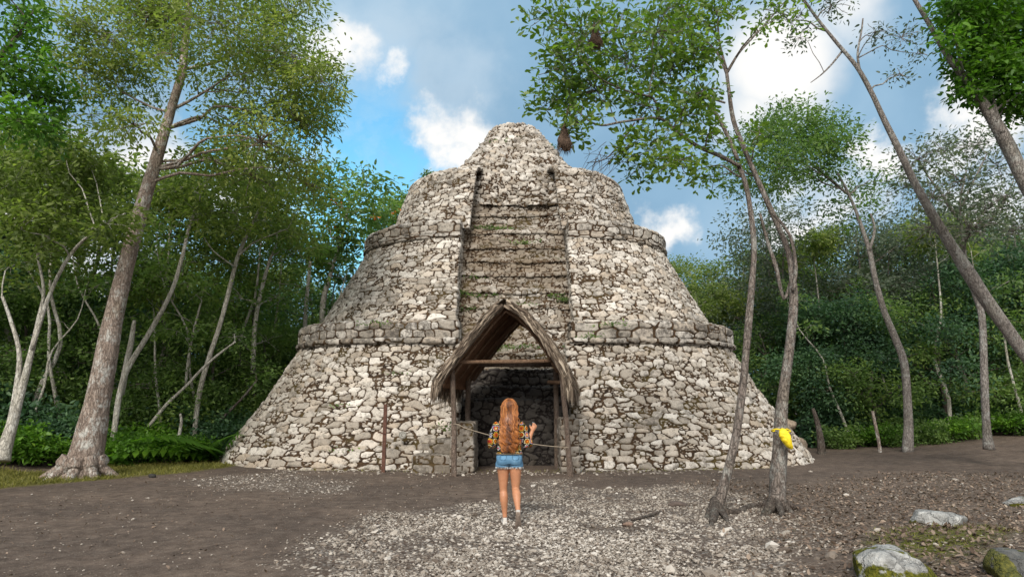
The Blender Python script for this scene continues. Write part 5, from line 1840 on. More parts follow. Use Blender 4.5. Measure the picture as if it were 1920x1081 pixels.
rock('small_stone', 'brown stone on the gravel at the end of the stick', 'stone', (q.x, q.y, q.z + 0.02), (0.08, 0.05, 0.045), 541, simple('brown_stone', (0.16, 0.11, 0.085), 0.9, 0.3, 30, 0.4), lambda c: c[:, 0] * 0, sub=3)
q = G(285, 894)
rock('small_stone', 'small black stone on the edge of the grass at left', 'stone', (q.x, q.y, q.z + 0.03), (0.085, 0.07, 0.06), 543, simple('black_stone', (0.03, 0.028, 0.026), 0.8, 0.4, 30, 0.4), lambda c: c[:, 0] * 0, sub=3)
q = G(237, 868)
rock('white_stone', 'small white stone among the bright plants right of the massive leaning trunk', 'stone', (q.x, q.y, q.z + 0.09), (0.075, 0.06, 0.12), 545, simple('white_stone', (0.72, 0.68, 0.68), 0.8, 0.12, 20, 0.2), lambda c: c[:, 0] * 0, sub=3)
q = G(1073, 884)
rock('small_stone', 'flat pale stone at the foot of the right shelter post', 'stone', (q.x + 0.05, q.y + 0.05, q.z + 0.03), (0.20, 0.14, 0.07), 547, MAT_ROCK, lambda c: c[:, 0] * 0, sub=4)
q = G(1270, 948)
rock('small_stone', 'dark rounded stone lying on the gravel left of the slender tree', 'stone', (q.x, q.y, q.z + 0.03), (0.16, 0.09, 0.06), 549, simple('dark_stone', (0.085, 0.065, 0.055), 0.9, 0.3, 30, 0.4), lambda c: c[:, 0] * 0, sub=4)
MAT_BLOCK = simple('brown_weathered_block', (0.235, 0.185, 0.14), 0.92, 0.5, 9, 0.9, 0.15, 0, 0.04)
# tumbled blocks beside the right foot of the pyramid
q = G(1493, 850)
rock('fallen_block', 'large brown block topping the rubble ledge at the right foot of the pyramid', 'block', (q.x - 0.05, q.y + 0.7, q.z + 0.95), (0.42, 0.36, 0.26), 551, MAT_BLOCK, lambda c: c[:, 0] * 0, sub=4)
q = G(1485, 855)
rock('fallen_block', 'wide brown ledge block low at the right foot of the pyramid', 'block', (q.x + 0.1, q.y + 0.55, q.z + 0.22), (0.70, 0.5, 0.46), 553, MAT_BLOCK, lambda c: c[:, 0] * 0, sub=4)

# big loose stones along the left foot of the pyramid
for k, (px, py, rx, rz_, lab) in enumerate(((556, 872, 0.44, 0.26, 'largest rounded boulder at the left foot of the pyramid wall'), (500, 868, 0.28, 0.26, 'rounded boulder between the pyramid corner and the largest foot boulder'), (455, 868, 0.30, 0.2, 'boulder at the outer left corner of the pyramid foot'))):
    q = G(px, py)
    rock('foot_boulder', lab, 'boulder', (q.x, q.y + 0.22, q.z + rz_ * 0.55), (rx, 0.32, rz_), 560 + k, MAT_STONE_LOW, lambda c: c[:, 0] * 0 + 0.0, None, 0.8, 0.1, 4)

# stick on the gravel
mb = MB()
mb.tube([G(1165, 981) + Vector((0, 0, 0.02)), G(1195, 975) + Vector((0, 0, 0.03)), G(1222, 968) + Vector((0, 0, 0.035)), G(1240, 962) + Vector((0, 0, 0.03))], [0.022, 0.02, 0.016, 0.008], 8, rough=0.25, sub=4)
mb.tube([G(1210, 972) + Vector((0, 0, 0.03)), G(1222, 976) + Vector((0, 0, 0.04))], [0.010, 0.005], 6)
tag(link('stick', mb.mesh('stick'), BARK_DARK), 'dead branch lying on the gravel right of the woman', 'stick')
# exposed root between the two clearing trees
mb = MB()
mb.tube([G(1352, 965) + Vector((0, 0.05, 0.06)), G(1378, 962) + Vector((0, 0, 0.015)), G(1405, 953) + Vector((0, 0, 0.02)), G(1435, 950) + Vector((0, 0.05, 0.025)), G(1455, 950) + Vector((0, 0.05, 0.05))], [0.09, 0.06, 0.045, 0.05, 0.09], 10, rough=0.4, sub=5)
for a, r in (((1322, 972), 0.07), ((1332, 985), 0.06), ((1368, 980), 0.05)):
    mb.tube([G(1346, 962) + Vector((0, 0.05, 0.16)), G(0.5 * (1346 + a[0]), 0.5 * (962 + a[1])) + Vector((0, 0, 0.06)), G(*a) + Vector((0, 0, -0.02))], [r * 1.3, r, 0.02], 9, rough=0.25, sub=4)
for a, r in (((1425, 968), 0.07), ((1490, 962), 0.07), ((1510, 952), 0.05), ((1470, 972), 0.05)):
    mb.tube([G(1458, 955) + Vector((0, 0.05, 0.18)), G(0.5 * (1458 + a[0]), 0.5 * (957 + a[1])) + Vector((0, 0, 0.06)), G(*a) + Vector((0, 0, -0.03))], [r * 1.4, r, 0.02], 9, rough=0.25, sub=4)
tag(link('tree_roots', mb.mesh('tree_roots'), BARK_DARK), 'knotty dark roots spreading on the ground between the two clearing trees', 'roots')

# crumpled yellow bag tied to the forked tree
MAT_YEL = simple('yellow_plastic', (0.70, 0.53, 0.02), 0.6, 0.22, 18, 0.7, 0.3)
bmm = bmesh.new()
bmesh.ops.create_icosphere(bmm, subdivisions=5, radius=1.0)
co = np.array([v.co[:] for v in bmm.verts])
fa = np.array([[v.index for v in f.verts] for f in bmm.faces])
bmm.free()
d = 1 + 0.30 * fbm(co[:, 0] * 2.6 + co[:, 1] * 1.5, co[:, 2] * 3.5, 7, 4) + 0.10 * np.abs(fbm(co[:, 0] * 7, co[:, 2] * 7 + co[:, 1] * 4, 9, 3))
qv = co * d[:, None] * np.array([0.075, 0.070, 0.165])
qv[:, 0] *= 1 + 0.18 * np.sin(qv[:, 2] * 16)
th = 0.42
qv = qv @ np.array([[math.cos(th), 0, math.sin(th)], [0, 1, 0], [-math.sin(th), 0, math.cos(th)]])
me = mesh_np('yellow_bag', qv, None, fa)
o = link('yellow_bag', me, MAT_YEL)
o.location = P(1474, 822, yb - 0.16)
tag(o, 'crumpled bright yellow plastic bag tied to the forked tree trunk', 'bag')
mb = MB()
cst = P(1464, 806, yb + 0.02)
mb.tube([cst + Vector((0.135 * math.cos(a), 0.135 * math.sin(a), 0.02 * math.sin(2 * a))) for a in np.linspace(0, 2 * math.pi, 22)], 0.012, 6, cap=False)
ob = link('tie', mb.mesh('tie'), MAT_YEL)
off_mesh(ob.data, -np.array(o.location))
ob.parent = o

# hanging woven nests
MAT_NEST = simple('woven_dry_fibre', (0.085, 0.058, 0.042), 0.95, 0.55, 45, 0.9, 0.1, 0, 0.03)


def nest(c, h, r, seed, label, top):
    rs = np.random.RandomState(seed)
    mb = MB()
    prof = [(0.0, 0.12), (0.10, 0.28), (0.25, 0.40), (0.45, 0.62), (0.62, 0.9), (0.78, 1.0), (0.9, 0.85), (1.0, 0.25)]
    pts = [Vector(c) + Vector((rs.normal(0, 0.008), 0, h * (0.5 - f))) for f, _ in prof]
    mb.tube(pts, [r * q for _, q in prof], 14, rough=0.22, seed=seed, sub=3)
    for k in range(260):
        f = rs.uniform(0.05, 1)
        rr = r * np.interp(f, [a for a, _ in prof], [b_ for _, b_ in prof])
        a = rs.uniform(0, 6.28)
        p = Vector(c) + Vector((rr * math.cos(a), rr * math.sin(a), h * (0.5 - f)))
        e = p + Vector((0.03 * math.cos(a) + rs.normal(0, 0.015), 0.03 * math.sin(a), -rs.uniform(0.04, 0.12)))
        mb.tube([p, p.lerp(e, 0.5) + Vector((0.012 * math.cos(a), 0.012 * math.sin(a), 0)), e], [0.004, 0.003, 0.001], 3, cap=False)
    mb.tube([Vector(c) + Vector((0, 0, h * 0.48)), Vector(top)], [0.012, 0.008], 5)
    o = link('hanging_nest', mb.mesh('hanging_nest'), MAT_NEST)
    off_mesh(o.data, -np.array(tuple(c)))
    o.location = c
    tag(o, label, 'nest', 'woven bird nests hanging from the slender tree')


yn = ya - 0.9
nest(P(1116, 68, yn), 0.40, 0.085, 5, 'dark woven bird nest hanging among the leaves high in the slender tree', P(1112, 38, yn))
nest(P(1058, 258, yn), 0.40, 0.095, 6, 'shaggy brown bird nest hanging against the sky beside the pyramid peak', P(1066, 200, yn + 0.1))

# ================================================================== THE WOMAN (seen from behind)
def remesh(name, mb, voxel, smooth_it=4, adapt=0.0):
    me = mb.mesh(name + '_raw')
    o = bpy.data.objects.new(name + '_raw', me)
    COL.objects.link(o)
    r = o.modifiers.new('r', 'REMESH')
    r.mode = 'VOXEL'
    r.voxel_size = voxel
    r.use_smooth_shade = True
    if smooth_it:
        s = o.modifiers.new('s', 'SMOOTH')
        s.factor = 0.5
        s.iterations = smooth_it
    dg = bpy.context.evaluated_depsgraph_get()
    out = bpy.data.meshes.new_from_object(o.evaluated_get(dg))
    out.name = name
    out.materials.clear()
    bpy.data.objects.remove(o)
    bpy.data.meshes.remove(me)
    return out


def oval(mb, rows, sides=28):
    """stacked ellipses (x, y, z, rx, ry) closed at both ends"""
    ang = np.arange(sides) * 2 * math.pi / sides
    V = []
    for (x, y, z, rx, ry) in rows:
        V.append(np.stack([x + rx * np.cos(ang), y + ry * np.sin(ang), np.full(sides, z)], 1))
    n = len(rows)
    V = np.concatenate(V + [np.array([[rows[0][0], rows[0][1], rows[0][2]]]), np.array([[rows[-1][0], rows[-1][1], rows[-1][2]]])])
    i = np.arange(sides)
    Q = np.concatenate([np.stack([k * sides + i, k * sides + (i + 1) % sides, (k + 1) * sides + (i + 1) % sides, (k + 1) * sides + i], 1) for k in range(n - 1)])
    T = np.concatenate([np.stack([np.full(sides, n * sides), (i + 1) % sides, i], 1), np.stack([np.full(sides, n * sides + 1), (n - 1) * sides + i, (n - 1) * sides + (i + 1) % sides], 1)])
    mb.add(V, Q, T)


def dense(rows, k=5):
    r = np.array(rows, float)
    t_ = np.arange(len(r))
    tt = np.linspace(0, len(r) - 1, (len(r) - 1) * k + 1)
    # cubic through the rows
    o = []
    for q in tt:
        i = min(int(q), len(r) - 2)
        f = q - i
        p0, p1, p2, p3 = r[max(i - 1, 0)], r[i], r[i + 1], r[min(i + 2, len(r) - 1)]
        o.append(0.5 * ((2 * p1) + (p2 - p0) * f + (2 * p0 - 5 * p1 + 4 * p2 - p3) * f * f + (3 * p1 - p0 - 3 * p2 + p3) * f ** 3))
    return [tuple(x) for x in o]


fw_ = G(948, 980)
WX, WY = P(955, 865, fw_.y).x, fw_.y - 0.05
woman = empty('person', (WX, WY, gz(WX, WY)), 'woman with very long wavy copper hair, patterned cardigan and denim shorts walking towards the shelter', 'person')


def skin_mat(name, col):
    m, t, b, out = new_mat(name)
    geo = t.new('ShaderNodeNewGeometry')
    n = t.noise(geo.outputs['Position'], 9, 4, 0.5)
    t.put(b.inputs['Base Color'], t.ramp(n, [(0.3, tuple(c * 0.88 for c in col)), (0.7, tuple(min(1, c * 1.1) for c in col))]))
    b.inputs['Roughness'].default_value = 0.5
    b.inputs['Subsurface Weight'].default_value = 0.12
    b.inputs['Subsurface Radius'].default_value = (0.02, 0.008, 0.005)
    b.inputs['Specular IOR Level'].default_value = 0.35
    return m


MAT_SKIN = skin_mat('tanned_skin', (0.40, 0.185, 0.100))
H = Vector
# joints; +y is away from the camera, x to the right
hipL, kneeL, ankL = H((-0.085, 0.02, 0.86)), H((-0.082, 0.045, 0.455)), H((-0.060, 0.03, 0.085))
hipR, kneeR, ankR = H((0.085, 0.0, 0.86)), H((0.088, 0.015, 0.46)), H((0.120, -0.245, 0.205))
shL, elL, wrL = H((-0.165, 0.0, 1.33)), H((-0.245, 0.01, 1.075)), H((-0.215, 0.22, 1.07))
shR, elR, wrR = H((0.165, 0.0, 1.33)), H((0.250, 0.02, 1.06)), H((0.318, 0.07, 1.225))
b = MB()
# torso, neck
oval(b, dense([(0, 0.0, 0.80, 0.145, 0.105), (0, 0.0, 0.88, 0.168, 0.125), (0, 0.0, 0.96, 0.155, 0.108), (0, 0.005, 1.06, 0.125, 0.088), (0, 0.01, 1.16, 0.135, 0.095), (0, 0.01, 1.27, 0.158, 0.100),
               (0, 0.0, 1.34, 0.150, 0.082), (0, 0.0, 1.385, 0.085, 0.062), (0, 0.005, 1.42, 0.052, 0.052), (0, 0.015, 1.49, 0.050, 0.052)]))
# head with chin, nose, brow and ears
oval(b, dense([(0, 0.055, 1.435, 0.022, 0.024), (0, 0.045, 1.455, 0.046, 0.058), (0, 0.032, 1.49, 0.060, 0.080), (0, 0.022, 1.54, 0.071, 0.092), (0, 0.016, 1.585, 0.074, 0.095), (0, 0.010, 1.625, 0.066, 0.085), (0, 0.008, 1.652, 0.042, 0.055), (0, 0.008, 1.662, 0.012, 0.016)]))
b.tube([(0, 0.100, 1.565), (0, 0.118, 1.535), (0, 0.128, 1.518), (0, 0.108, 1.510)], [0.008, 0.011, 0.014, 0.008], 10)
b.tube([(-0.028, 0.100, 1.486), (0, 0.110, 1.488), (0.028, 0.100, 1.486)], [0.005, 0.010, 0.005], 8)
for s in (-1, 1):
    b.tube([(s * 0.072, 0.02, 1.565), (s * 0.080, 0.012, 1.545), (s * 0.076, 0.02, 1.515)], [0.012, 0.017, 0.010], 8)
    # eyes sit in the body's surface as shallow swellings
    b.tube([(s * 0.030 - 0.010, 0.095, 1.556), (s * 0.030 + 0.010, 0.095, 1.556)], [0.010, 0.010], 8)
# legs
def leg(hp, kn, an, back=H((0, -1, 0))):
    t1, t2 = kn - hp, an - kn
    b.tube([hp, hp + t1 * 0.18, hp + t1 * 0.42, hp + t1 * 0.72, hp + t1 * 0.92, kn, kn + t2 * 0.10, kn + t2 * 0.26 + back * 0.016, kn + t2 * 0.42 + back * 0.014, kn + t2 * 0.66 + back * 0.004, kn + t2 * 0.88, an],
           [0.088, 0.091, 0.082, 0.066, 0.056, 0.0535, 0.053, 0.058, 0.056, 0.043, 0.033, 0.032], 22, sub=4)


leg(hipL, kneeL, ankL)
leg(hipR, kneeR, ankR, H((0.1, -0.55, 0.75)).normalized())
for s, x0 in ((-1, -0.075), (1, 0.075)):   # seat
    oval(b, dense([(x0, -0.03, 0.80, 0.05, 0.05), (x0, -0.045, 0.84, 0.085, 0.085), (x0, -0.045, 0.89, 0.088, 0.086), (x0, -0.02, 0.95, 0.06, 0.06)]), 20)
# feet inside the shoes
b.tube([ankL, ankL + H((0, 0.03, -0.05)), ankL + H((-0.01, 0.12, -0.06))], [0.032, 0.03, 0.024], 12)
b.tube([ankR, ankR + H((0, -0.005, -0.05)), ankR + H((0, 0.10, -0.14))], [0.032, 0.03, 0.024], 12)
# arms
for sh, el, wr in ((shL, elL, wrL), (shR, elR, wrR)):
    b.tube([sh + H((0.02 if sh.x < 0 else -0.02, 0, 0.0)), sh.lerp(el, 0.3), sh.lerp(el, 0.7), el, el.lerp(wr, 0.25), el.lerp(wr, 0.7), wr], [0.052, 0.047, 0.041, 0.038, 0.039, 0.030, 0.025], 16, sub=4)


def hand(wr, fwd, palm_n, curl, s):
    """palm, four unequal bent fingers and a thumb leaving the side of the palm; s=+1 right hand"""
    fwd = fwd.normalized()
    palm_n = (palm_n - fwd * palm_n.dot(fwd)).normalized()
    side = fwd.cross(palm_n).normalized() * s
    tips = []
    b.tube([wr, wr + fwd * 0.03, wr + fwd * 0.065, wr + fwd * 0.088], [0.024, 0.030, 0.036, 0.030], 14, flat=None)
    for k, (off, ln) in enumerate(((0.030, 0.066), (0.010, 0.076), (-0.011, 0.070), (-0.030, 0.054))):
        base = wr + fwd * 0.080 + side * off
        a1, a2, a3 = curl * 0.45, curl * 1.05, curl * 1.55
        p1 = base + (fwd * math.cos(a1) + palm_n * math.sin(a1)) * ln * 0.45
        p2 = p1 + (fwd * math.cos(a2) + palm_n * math.sin(a2)) * ln * 0.32
        p3 = p2 + (fwd * math.cos(a3) + palm_n * math.sin(a3)) * ln * 0.25
        b.tube([base - fwd * 0.02, base, p1, p2, p3], [0.0105, 0.0100, 0.0092, 0.0085, 0.0065], 9)
        tips.append((p3, (p3 - p2).normalized()))
    tb = wr + fwd * 0.030 + side * 0.026
    t1 = tb + (side * 0.75 + fwd * 0.6 + palm_n * 0.35).normalized() * 0.036
    t2 = t1 + (side * 0.15 + fwd * 0.8 + palm_n * 0.6).normalized() * 0.030
    b.tube([tb - side * 0.012, tb, t1, t2], [0.013, 0.013, 0.0115, 0.008], 9)
    tips.append((t2, (t2 - t1).normalized()))
    return tips


tipsR = hand(wrR, H((0.42, 0.25, 0.85)), H((-0.2, 0.9, 0.3)), 0.75, 1)
tipsL = hand(wrL, H((0.25, 0.9, 0.1)), H((0.8, -0.1, 0.2)), 0.6, -1)
body_me = remesh('body', b, 0.0055, 3)
link('body', body_me, MAT_SKIN, woman)
# face features and nails
MAT_EYE = simple('dark_eye', (0.03, 0.02, 0.015), 0.2, 0.1, 10, 0.0, 0.5)
MAT_NAIL = simple('turquoise_nail', (0.02, 0.22, 0.30), 0.25, 0.05, 10, 0.0, 0.5)
e_ = MB()
for s in (-1, 1):
    e_ = MB()
    e_.tube([(s * 0.030 - 0.008, 0.1015, 1.556), (s * 0.030, 0.1045, 1.556), (s * 0.030 + 0.008, 0.1015, 1.556)], [0.003, 0.0055, 0.003], 8)
    e_.tube([(s * 0.016, 0.104, 1.574), (s * 0.032, 0.1045, 1.579), (s * 0.047, 0.094, 1.574)], [0.002, 0.003, 0.0015], 6)
    link('eye', e_.mesh('eye'), MAT_EYE, woman)
for p_, d_ in tipsR + tipsL:
    nb = MB()
    nb.tube([p_ - d_ * 0.004, p_ + d_ * 0.005, p_ + d_ * 0.010], [0.0072, 0.0068, 0.004], 8)
    link('nail', nb.mesh('nail'), MAT_NAIL, woman)

# ---- denim shorts
m, t, bb, out = new_mat('blue_denim')
geo = t.new('ShaderNodeTexCoord')
po = geo.outputs['Object']
n1_, n2_ = t.noise(po, 9, 5, 0.6), t.noise(t.mapping(po, (1, 1, 0.25)), 220, 2, 0.5)
c = t.ramp(t.math('ADD', t.math('MULTIPLY', n1_, 0.7), t.math('MULTIPLY', n2_, 0.3)), [(0.30, (0.055, 0.135, 0.235)), (0.55, (0.105, 0.225, 0.355)), (0.78, (0.21, 0.35, 0.48))])
t.put(bb.inputs['Base Color'], c)
bb.inputs['Roughness'].default_value = 0.85
bb.inputs['Specular IOR Level'].default_value = 0.2
t.put(bb.inputs['Normal'], t.bump(n2_, 0.3, 0.003))
MAT_DENIM = m
b = MB()
oval(b, dense([(0, -0.004, 0.80, 0.172, 0.128), (0, -0.010, 0.86, 0.181, 0.146), (0, -0.008, 0.91, 0.178, 0.138), (0, 0.0, 0.97, 0.158, 0.112)]), 36)
for x0 in (-0.078, 0.078):
    oval(b, dense([(x0, -0.045, 0.79, 0.094, 0.085), (x0, -0.055, 0.84, 0.100, 0.098), (x0, -0.052, 0.89, 0.098, 0.095), (x0, -0.02, 0.95, 0.07, 0.07)]), 22)
    oval(b, dense([(x0 * 1.16, 0.006, 0.752, 0.103, 0.112), (x0 * 1.12, 0.0, 0.80, 0.104, 0.116), (x0, 0.0, 0.86, 0.095, 0.11)]), 26)
sh_me = remesh('shorts', b, 0.007, 4)
so = link('shorts', sh_me, MAT_DENIM, woman)
mb = MB()
rs = np.random.RandomState(17)
MAT_FRAY = simple('white_threads', (0.62, 0.66, 0.68), 0.9, 0.1)
MAT_SEAM = simple('dark_denim_seam', (0.035, 0.085, 0.15), 0.9, 0.1)
for x0 in (-0.0905, 0.0905):
    mb = MB()
    for k in range(90):
        a = rs.uniform(0, 6.28)
        p_ = H((x0 + 0.101 * math.cos(a), 0.006 + 0.110 * math.sin(a), 0.757))
        l = rs.uniform(0.008, 0.030)
        mb.tube([p_, p_ + H((rs.normal(0, 0.004), rs.normal(0, 0.004), -l))], [0.0022, 0.001], 4, cap=False)
    link('frayed_hem', mb.mesh('frayed_hem'), MAT_FRAY, so)
for x0 in (-0.085, 0.085):      # back pockets
    mb = MB()
    px_ = [(x0 - 0.040, 0.925), (x0 + 0.040, 0.925), (x0 + 0.040, 0.870), (x0, 0.850), (x0 - 0.040, 0.870), (x0 - 0.040, 0.925)]
    mb.tube([(x, -0.152 + 0.25 * max(0, abs(z - 0.87) - 0.03) + 2.2 * max(0, abs(x) - 0.085) ** 2, z) for x, z in px_], 0.0028, 5, sub=3)
    link('back_pocket', mb.mesh('back_pocket'), MAT_SEAM, so)

# ---- crocheted cardigan of bright squares
m, t, bb, out = new_mat('crochet_squares')
tcn = t.new('ShaderNodeTexCoord')
sep = t.new('ShaderNodeSeparateXYZ')
t.l.new(tcn.outputs['Object'], sep.inputs[0])
CS = 0.088
ux = t.math('ADD', t.math('DIVIDE', t.math('ADD', sep.outputs[0], t.math('MULTIPLY', sep.outputs[1], 0.6)), CS), 0.0)
uz = t.math('DIVIDE', sep.outputs[2], CS)
fx = t.math('SUBTRACT', t.math('FRACT', t.math('ADD', ux, 40.0)), 0.5)
fz = t.math('SUBTRACT', t.math('FRACT', t.math('ADD', uz, 40.0)), 0.5)
ax, az = t.math('ABSOLUTE', fx), t.math('ABSOLUTE', fz)
cheb = t.math('MULTIPLY', t.math('MAXIMUM', ax, az), 2.0)
eu = t.math('MULTIPLY', t.math('SQRT', t.math('ADD', t.math('MULTIPLY', fx, fx), t.math('MULTIPLY', fz, fz))), 2.0)
petal = t.math('MULTIPLY', t.math('SINE', t.math('MULTIPLY', t.math('ARCTAN2', fz, fx), 8.0)), 0.10)
rad_ = t.math('ADD', t.math('ADD', t.math('MULTIPLY', eu, 0.55), t.math('MULTIPLY', cheb, 0.45)), petal)
cid = t.math('FRACT', t.math('MULTIPLY', t.math('ADD', t.math('MULTIPLY', t.math('FLOOR', ux), 0.37), t.math('MULTIPLY', t.math('FLOOR', uz), 0.61)), 1.0))
K_, Y_, R_, O_, Wt, B_, N_ = (0.012, 0.011, 0.012), (0.72, 0.45, 0.015), (0.52, 0.028, 0.012), (0.62, 0.17, 0.015), (0.68, 0.63, 0.52), (0.03, 0.10, 0.30), (0.20, 0.02, 0.05)
ra = t.ramp(rad_, [(0.0, Y_), (0.20, R_), (0.46, K_), (0.60, Y_), (0.76, Wt), (0.88, K_)], 'CONSTANT')
rb_ = t.ramp(rad_, [(0.0, Wt), (0.18, Y_), (0.36, R_), (0.62, B_), (0.74, Wt), (0.86, K_)], 'CONSTANT')
rc = t.ramp(rad_, [(0.0, R_), (0.22, K_), (0.34, O_), (0.56, N_), (0.70, Y_), (0.86, K_)], 'CONSTANT')
c = t.mix(t.math('GREATER_THAN', cid, 0.36), ra, rb_)
c = t.mix(t.math('GREATER_THAN', cid, 0.70), c, rc)
kn = t.voro(tcn.outputs['Object'], 150)
c = t.mix(t.rng(kn, 0.45, 0.75, 0, 0.7), c, (0.02, 0.018, 0.018))
t.put(bb.inputs['Base Color'], c)
bb.inputs['Roughness'].default_value = 0.95
bb.inputs['Specular IOR Level'].default_value = 0.1
t.put(bb.inputs['Normal'], t.bump(kn, 0.8, 0.008))
MAT_KNIT = m
b = MB()
oval(b, dense([(0, -0.006, 0.925, 0.176, 0.140), (0, -0.004, 0.97, 0.174, 0.135), (0, 0.0, 1.06, 0.160, 0.122), (0, 0.004, 1.16, 0.162, 0.120), (0, 0.006, 1.26, 0.176, 0.118), (0, 0.0, 1.33, 0.172, 0.100), (0, 0.0, 1.375, 0.118, 0.082), (0, 0.003, 1.405, 0.072, 0.066)]), 36)
for sh, el, wr, e in ((shL, elL, wrL, 0.55), (shR, elR, wrR, 0.42)):
    b.tube([sh + H((0.03 if sh.x < 0 else -0.03, 0, 0.0)), sh.lerp(el, 0.25), sh.lerp(el, 0.6), el + H((0, -0.01, -0.012)), el.lerp(wr, e * 0.6), el.lerp(wr, e)], [0.068, 0.070, 0.066, 0.064, 0.062, 0.058], 20, sub=4)
kd = remesh('cardigan', b, 0.007, 4)
nvv = len(kd.vertices)
a = np.empty(nvv * 3, np.float32)
kd.vertices.foreach_get('co', a)
a = a.reshape(-1, 3)
a[:, 0] += 0.006 * np.sin(a[:, 2] * 55 + a[:, 1] * 20)
a[:, 1] += 0.007 * np.sin(a[:, 2] * 41 + a[:, 0] * 33)
kd.vertices.foreach_set('co', a.ravel())
co_ = link('cardigan', kd, MAT_KNIT, woman)
mb = MB()
ang = np.linspace(0, 2 * math.pi, 41)
mb.tube([(0.176 * math.cos(q), -0.006 + 0.141 * math.sin(q), 0.932 + 0.004 * math.sin(3 * q)) for q in ang], 0.013, 8, cap=False)
link('ribbed_hem', mb.mesh('ribbed_hem'), simple('grey_brown_rib', (0.12, 0.095, 0.065), 0.95, 0.3, 120, 0.5), co_)

# ---- shoes
MAT_SHOE = simple('off_white_canvas', (0.44, 0.42, 0.39), 0.8, 0.08, 30, 0.2)
MAT_SOLE = simple('worn_brown_sole', (0.21, 0.165, 0.135), 0.9, 0.25, 40, 0.4)
MAT_SOLEW = simple('pale_sole_edge', (0.55, 0.53, 0.50), 0.8, 0.1, 30, 0.2)


def shoe(ank, pitch, yaw, drop, sole_mat):
    """heel-to-toe outline swept up; pitch raises the heel about the ball of the foot"""
    ub, sb = MB(), MB()
    outl = [(-0.030, -0.055), (-0.024, -0.070), (0.0, -0.076), (0.024, -0.070), (0.031, -0.055), (0.032, 0.0), (0.036, 0.07), (0.043, 0.12), (0.038, 0.165), (0.018, 0.192), (-0.010, 0.195), (-0.033, 0.170), (-0.041, 0.12), (-0.034, 0.06), (-0.031, 0.0)]
    outl = np.array(outl)
    oc = np.array([[q[0], q[1], 0] for q in dense([(x, y, 0) for x, y in np.vstack([outl, outl[:1]])], 3)])[:-1]
    nO = len(oc)

    def ringstack(mbx, zs, scs):
        V = []
        for z_, (sx, y0, y1) in zip(zs, scs):
            yy = oc[:, 1]
            f = (yy + 0.076) / 0.271
            V.append(np.stack([oc[:, 0] * sx, -0.076 + y0 + f * (0.271 - y0 - y1), np.full(nO, z_)], 1))
        n_ = len(zs)
        V = np.concatenate(V + [np.array([[0, 0.05, zs[0]]]), np.array([[0, -0.02, zs[-1]]])])
        i = np.arange(nO)
        Q = np.concatenate([np.stack([k * nO + i, k * nO + (i + 1) % nO, (k + 1) * nO + (i + 1) % nO, (k + 1) * nO + i], 1) for k in range(n_ - 1)])
        T = np.concatenate([np.stack([np.full(nO, n_ * nO), (i + 1) % nO, i], 1), np.stack([np.full(nO, n_ * nO + 1), (n_ - 1) * nO + i, (n_ - 1) * nO + (i + 1) % nO], 1)])
        mbx.add(V, Q, T)
    ringstack(ub, [0.018, 0.033, 0.048, 0.060, 0.070, 0.080], [(0.98, 0, 0), (0.96, 0.002, 0.006), (0.90, 0.006, 0.030), (0.86, 0.010, 0.075), (0.86, 0.014, 0.125), (0.88, 0.014, 0.150)])
    ringstack(sb, [0.0, 0.004, 0.022, 0.024], [(0.98, 0.002, 0.002), (1.06, -0.003, -0.003), (1.06, -0.003, -0.003), (1.0, 0, 0)])
    R_m = np.array([[1, 0, 0], [0, math.cos(pitch), math.sin(pitch)], [0, -math.sin(pitch), math.cos(pitch)]])
    Z_m = np.array([[math.cos(yaw), -math.sin(yaw), 0], [math.sin(yaw), math.cos(yaw), 0], [0, 0, 1]])
    us, ss = ub.mesh('shoe'), sb.mesh('sole')
    for me_ in (us, ss):
        k_ = len(me_.vertices)
        q_ = np.empty(k_ * 3, np.float32)
        me_.vertices.foreach_get('co', q_)
        q_ = q_.reshape(-1, 3) - np.array([0, -0.03, 0.09])
        q_ = q_ @ R_m.T @ Z_m.T + np.array(tuple(ank)) + np.array([0, 0, drop])
        me_.vertices.foreach_set('co', q_.astype(np.float32).ravel())
        me_.update()
    s_ = link('shoe', us, MAT_SHOE, woman)
    link('sole', ss, sole_mat, s_)
    return s_


s1 = shoe(ankL, 0.0, 0.06, 0.005, MAT_SOLEW)
s2 = shoe(ankR, 1.02, -0.04, 0.0, MAT_SOLE)
s1['label'] = 'white canvas shoe flat on the gravel'
s2['label'] = 'white canvas shoe with its heel lifted and brown sole showing'

# ---- very long wavy copper hair
m, t, bb, out = new_mat('copper_hair')
tint = t.attr('tint')
geo = t.new('ShaderNodeNewGeometry')
nz = t.noise(geo.outputs['Position'], 14, 4, 0.6)
f = t.math('ADD', t.math('MULTIPLY', tint, 0.75), t.math('MULTIPLY', nz, 0.3))
c = t.ramp(f, [(0.10, (0.040, 0.012, 0.004)), (0.36, (0.155, 0.048, 0.010)), (0.62, (0.345, 0.120, 0.026)), (0.95, (0.58, 0.27, 0.080))])
t.put(bb.inputs['Base Color'], c)
bb.inputs['Roughness'].default_value = 0.45
bb.inputs['Specular IOR Level'].default_value = 0.4
MAT_HAIR = m
hb = MB()
rs = np.random.RandomState(23)
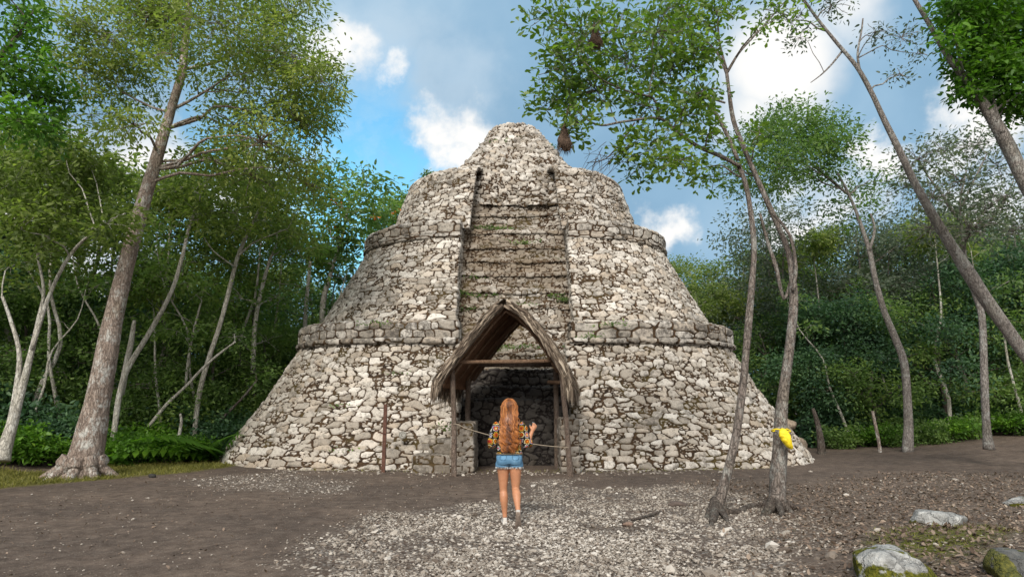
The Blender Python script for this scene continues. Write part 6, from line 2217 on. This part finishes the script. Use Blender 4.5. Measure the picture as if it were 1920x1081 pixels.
# the mass beneath: cap over the skull and a flattened curtain down the back
capm = MB()
oval(capm, dense([(0, -0.020, 1.46, 0.078, 0.075), (0, -0.008, 1.52, 0.090, 0.098), (0, 0.0, 1.58, 0.092, 0.106), (0, 0.0, 1.63, 0.080, 0.094), (0, 0.0, 1.668, 0.050, 0.060), (0, 0.0, 1.680, 0.014, 0.018)]), 30)
oval(capm, dense([(0.0, -0.165, 0.975, 0.066, 0.020), (0.0, -0.160, 1.05, 0.084, 0.026), (0.0, -0.150, 1.18, 0.088, 0.032), (0.0, -0.130, 1.30, 0.094, 0.042), (0.0, -0.095, 1.40, 0.108, 0.052), (0, -0.06, 1.48, 0.095, 0.06), (0, -0.04, 1.56, 0.08, 0.06)]), 30)
cm_ = remesh('hair', capm, 0.008, 5)
nV = len(cm_.vertices)
q = np.empty(nV * 3, np.float32)
cm_.vertices.foreach_get('co', q)
cv_ = q.reshape(-1, 3)
cf = [tuple(p.vertices) for p in cm_.polygons]
hb.add(cv_, [x for x in cf if len(x) == 4], [x for x in cf if len(x) == 3] or None, 0.28)
bpy.data.meshes.remove(cm_)
NL = 46
lock = [(rs.uniform(-1, 1), rs.uniform(0, 6.28), rs.uniform(52, 78), rs.uniform(0.009, 0.017), rs.uniform(0, 1) ** 2 * 0.16, rs.normal(0, 0.13)) for _ in range(NL)]
for k in range(760):
    side, ph, fr, am, dz, lt = lock[k % NL]
    side = min(1, max(-1, side + rs.normal(0, 0.05)))
    a = side * 1.85                      # round the head from the nape
    pts = []
    sk = np.array([0, 0.002, 1.572])
    for phi in (0.10, 0.45, 0.85, 1.25, 1.60):
        pts.append(sk + np.array([0.099 * math.sin(phi) * math.sin(a), -0.112 * math.sin(phi) * math.cos(a), 0.110 * math.cos(phi)]) + rs.normal(0, 0.003, 3))
    xw = math.sin(a * 0.82)
    dz = dz + rs.uniform(0, 0.03)
    yb_ = -0.160 - rs.uniform(0.0, 0.030) + 0.05 * xw * xw
    pts += [np.array([0.104 * xw, -0.108 * math.cos(a * 0.62) - 0.010, 1.465]), np.array([0.104 * xw, yb_ + 0.030, 1.345]), np.array([0.110 * xw + rs.normal(0, 0.006), yb_ + 0.004, 1.215]),
            np.array([0.114 * xw + rs.normal(0, 0.006), yb_, 1.09]), np.array([0.090 * xw + rs.normal(0, 0.008), yb_ - 0.004, 0.945 + dz])]
    if k % 9 == 0:            # loose strands
        for q in pts[4:]:
            q += rs.normal(0, 0.014, 3) * np.array([1.3, 0.6, 0.4])
    P2, R2_ = spline([tuple(p) for p in pts], [0.002, 0.004, 0.0045, 0.0045, 0.005, 0.005, 0.0055, 0.006, 0.0055, 0.0012], 6)
    W2 = []
    for p in P2:
        g_ = float(smooth(1.54, 1.25, p.z))
        W2.append(p + Vector((am * g_ * math.sin(p.z * fr + ph), am * 0.8 * g_ * math.cos(p.z * fr + ph), 0)))
    tv = np.clip(0.36 + 0.26 * abs(side) ** 0.7 + lt + rs.normal(0, 0.10) - 0.20 * (abs(side) < 0.2), 0.02, 1)
    hb.tube(W2, [r * rs.uniform(0.8, 1.1) for r in R2_], 5, tv, cap=False)
link('hair', hb.mesh('hair'), MAT_HAIR, woman)
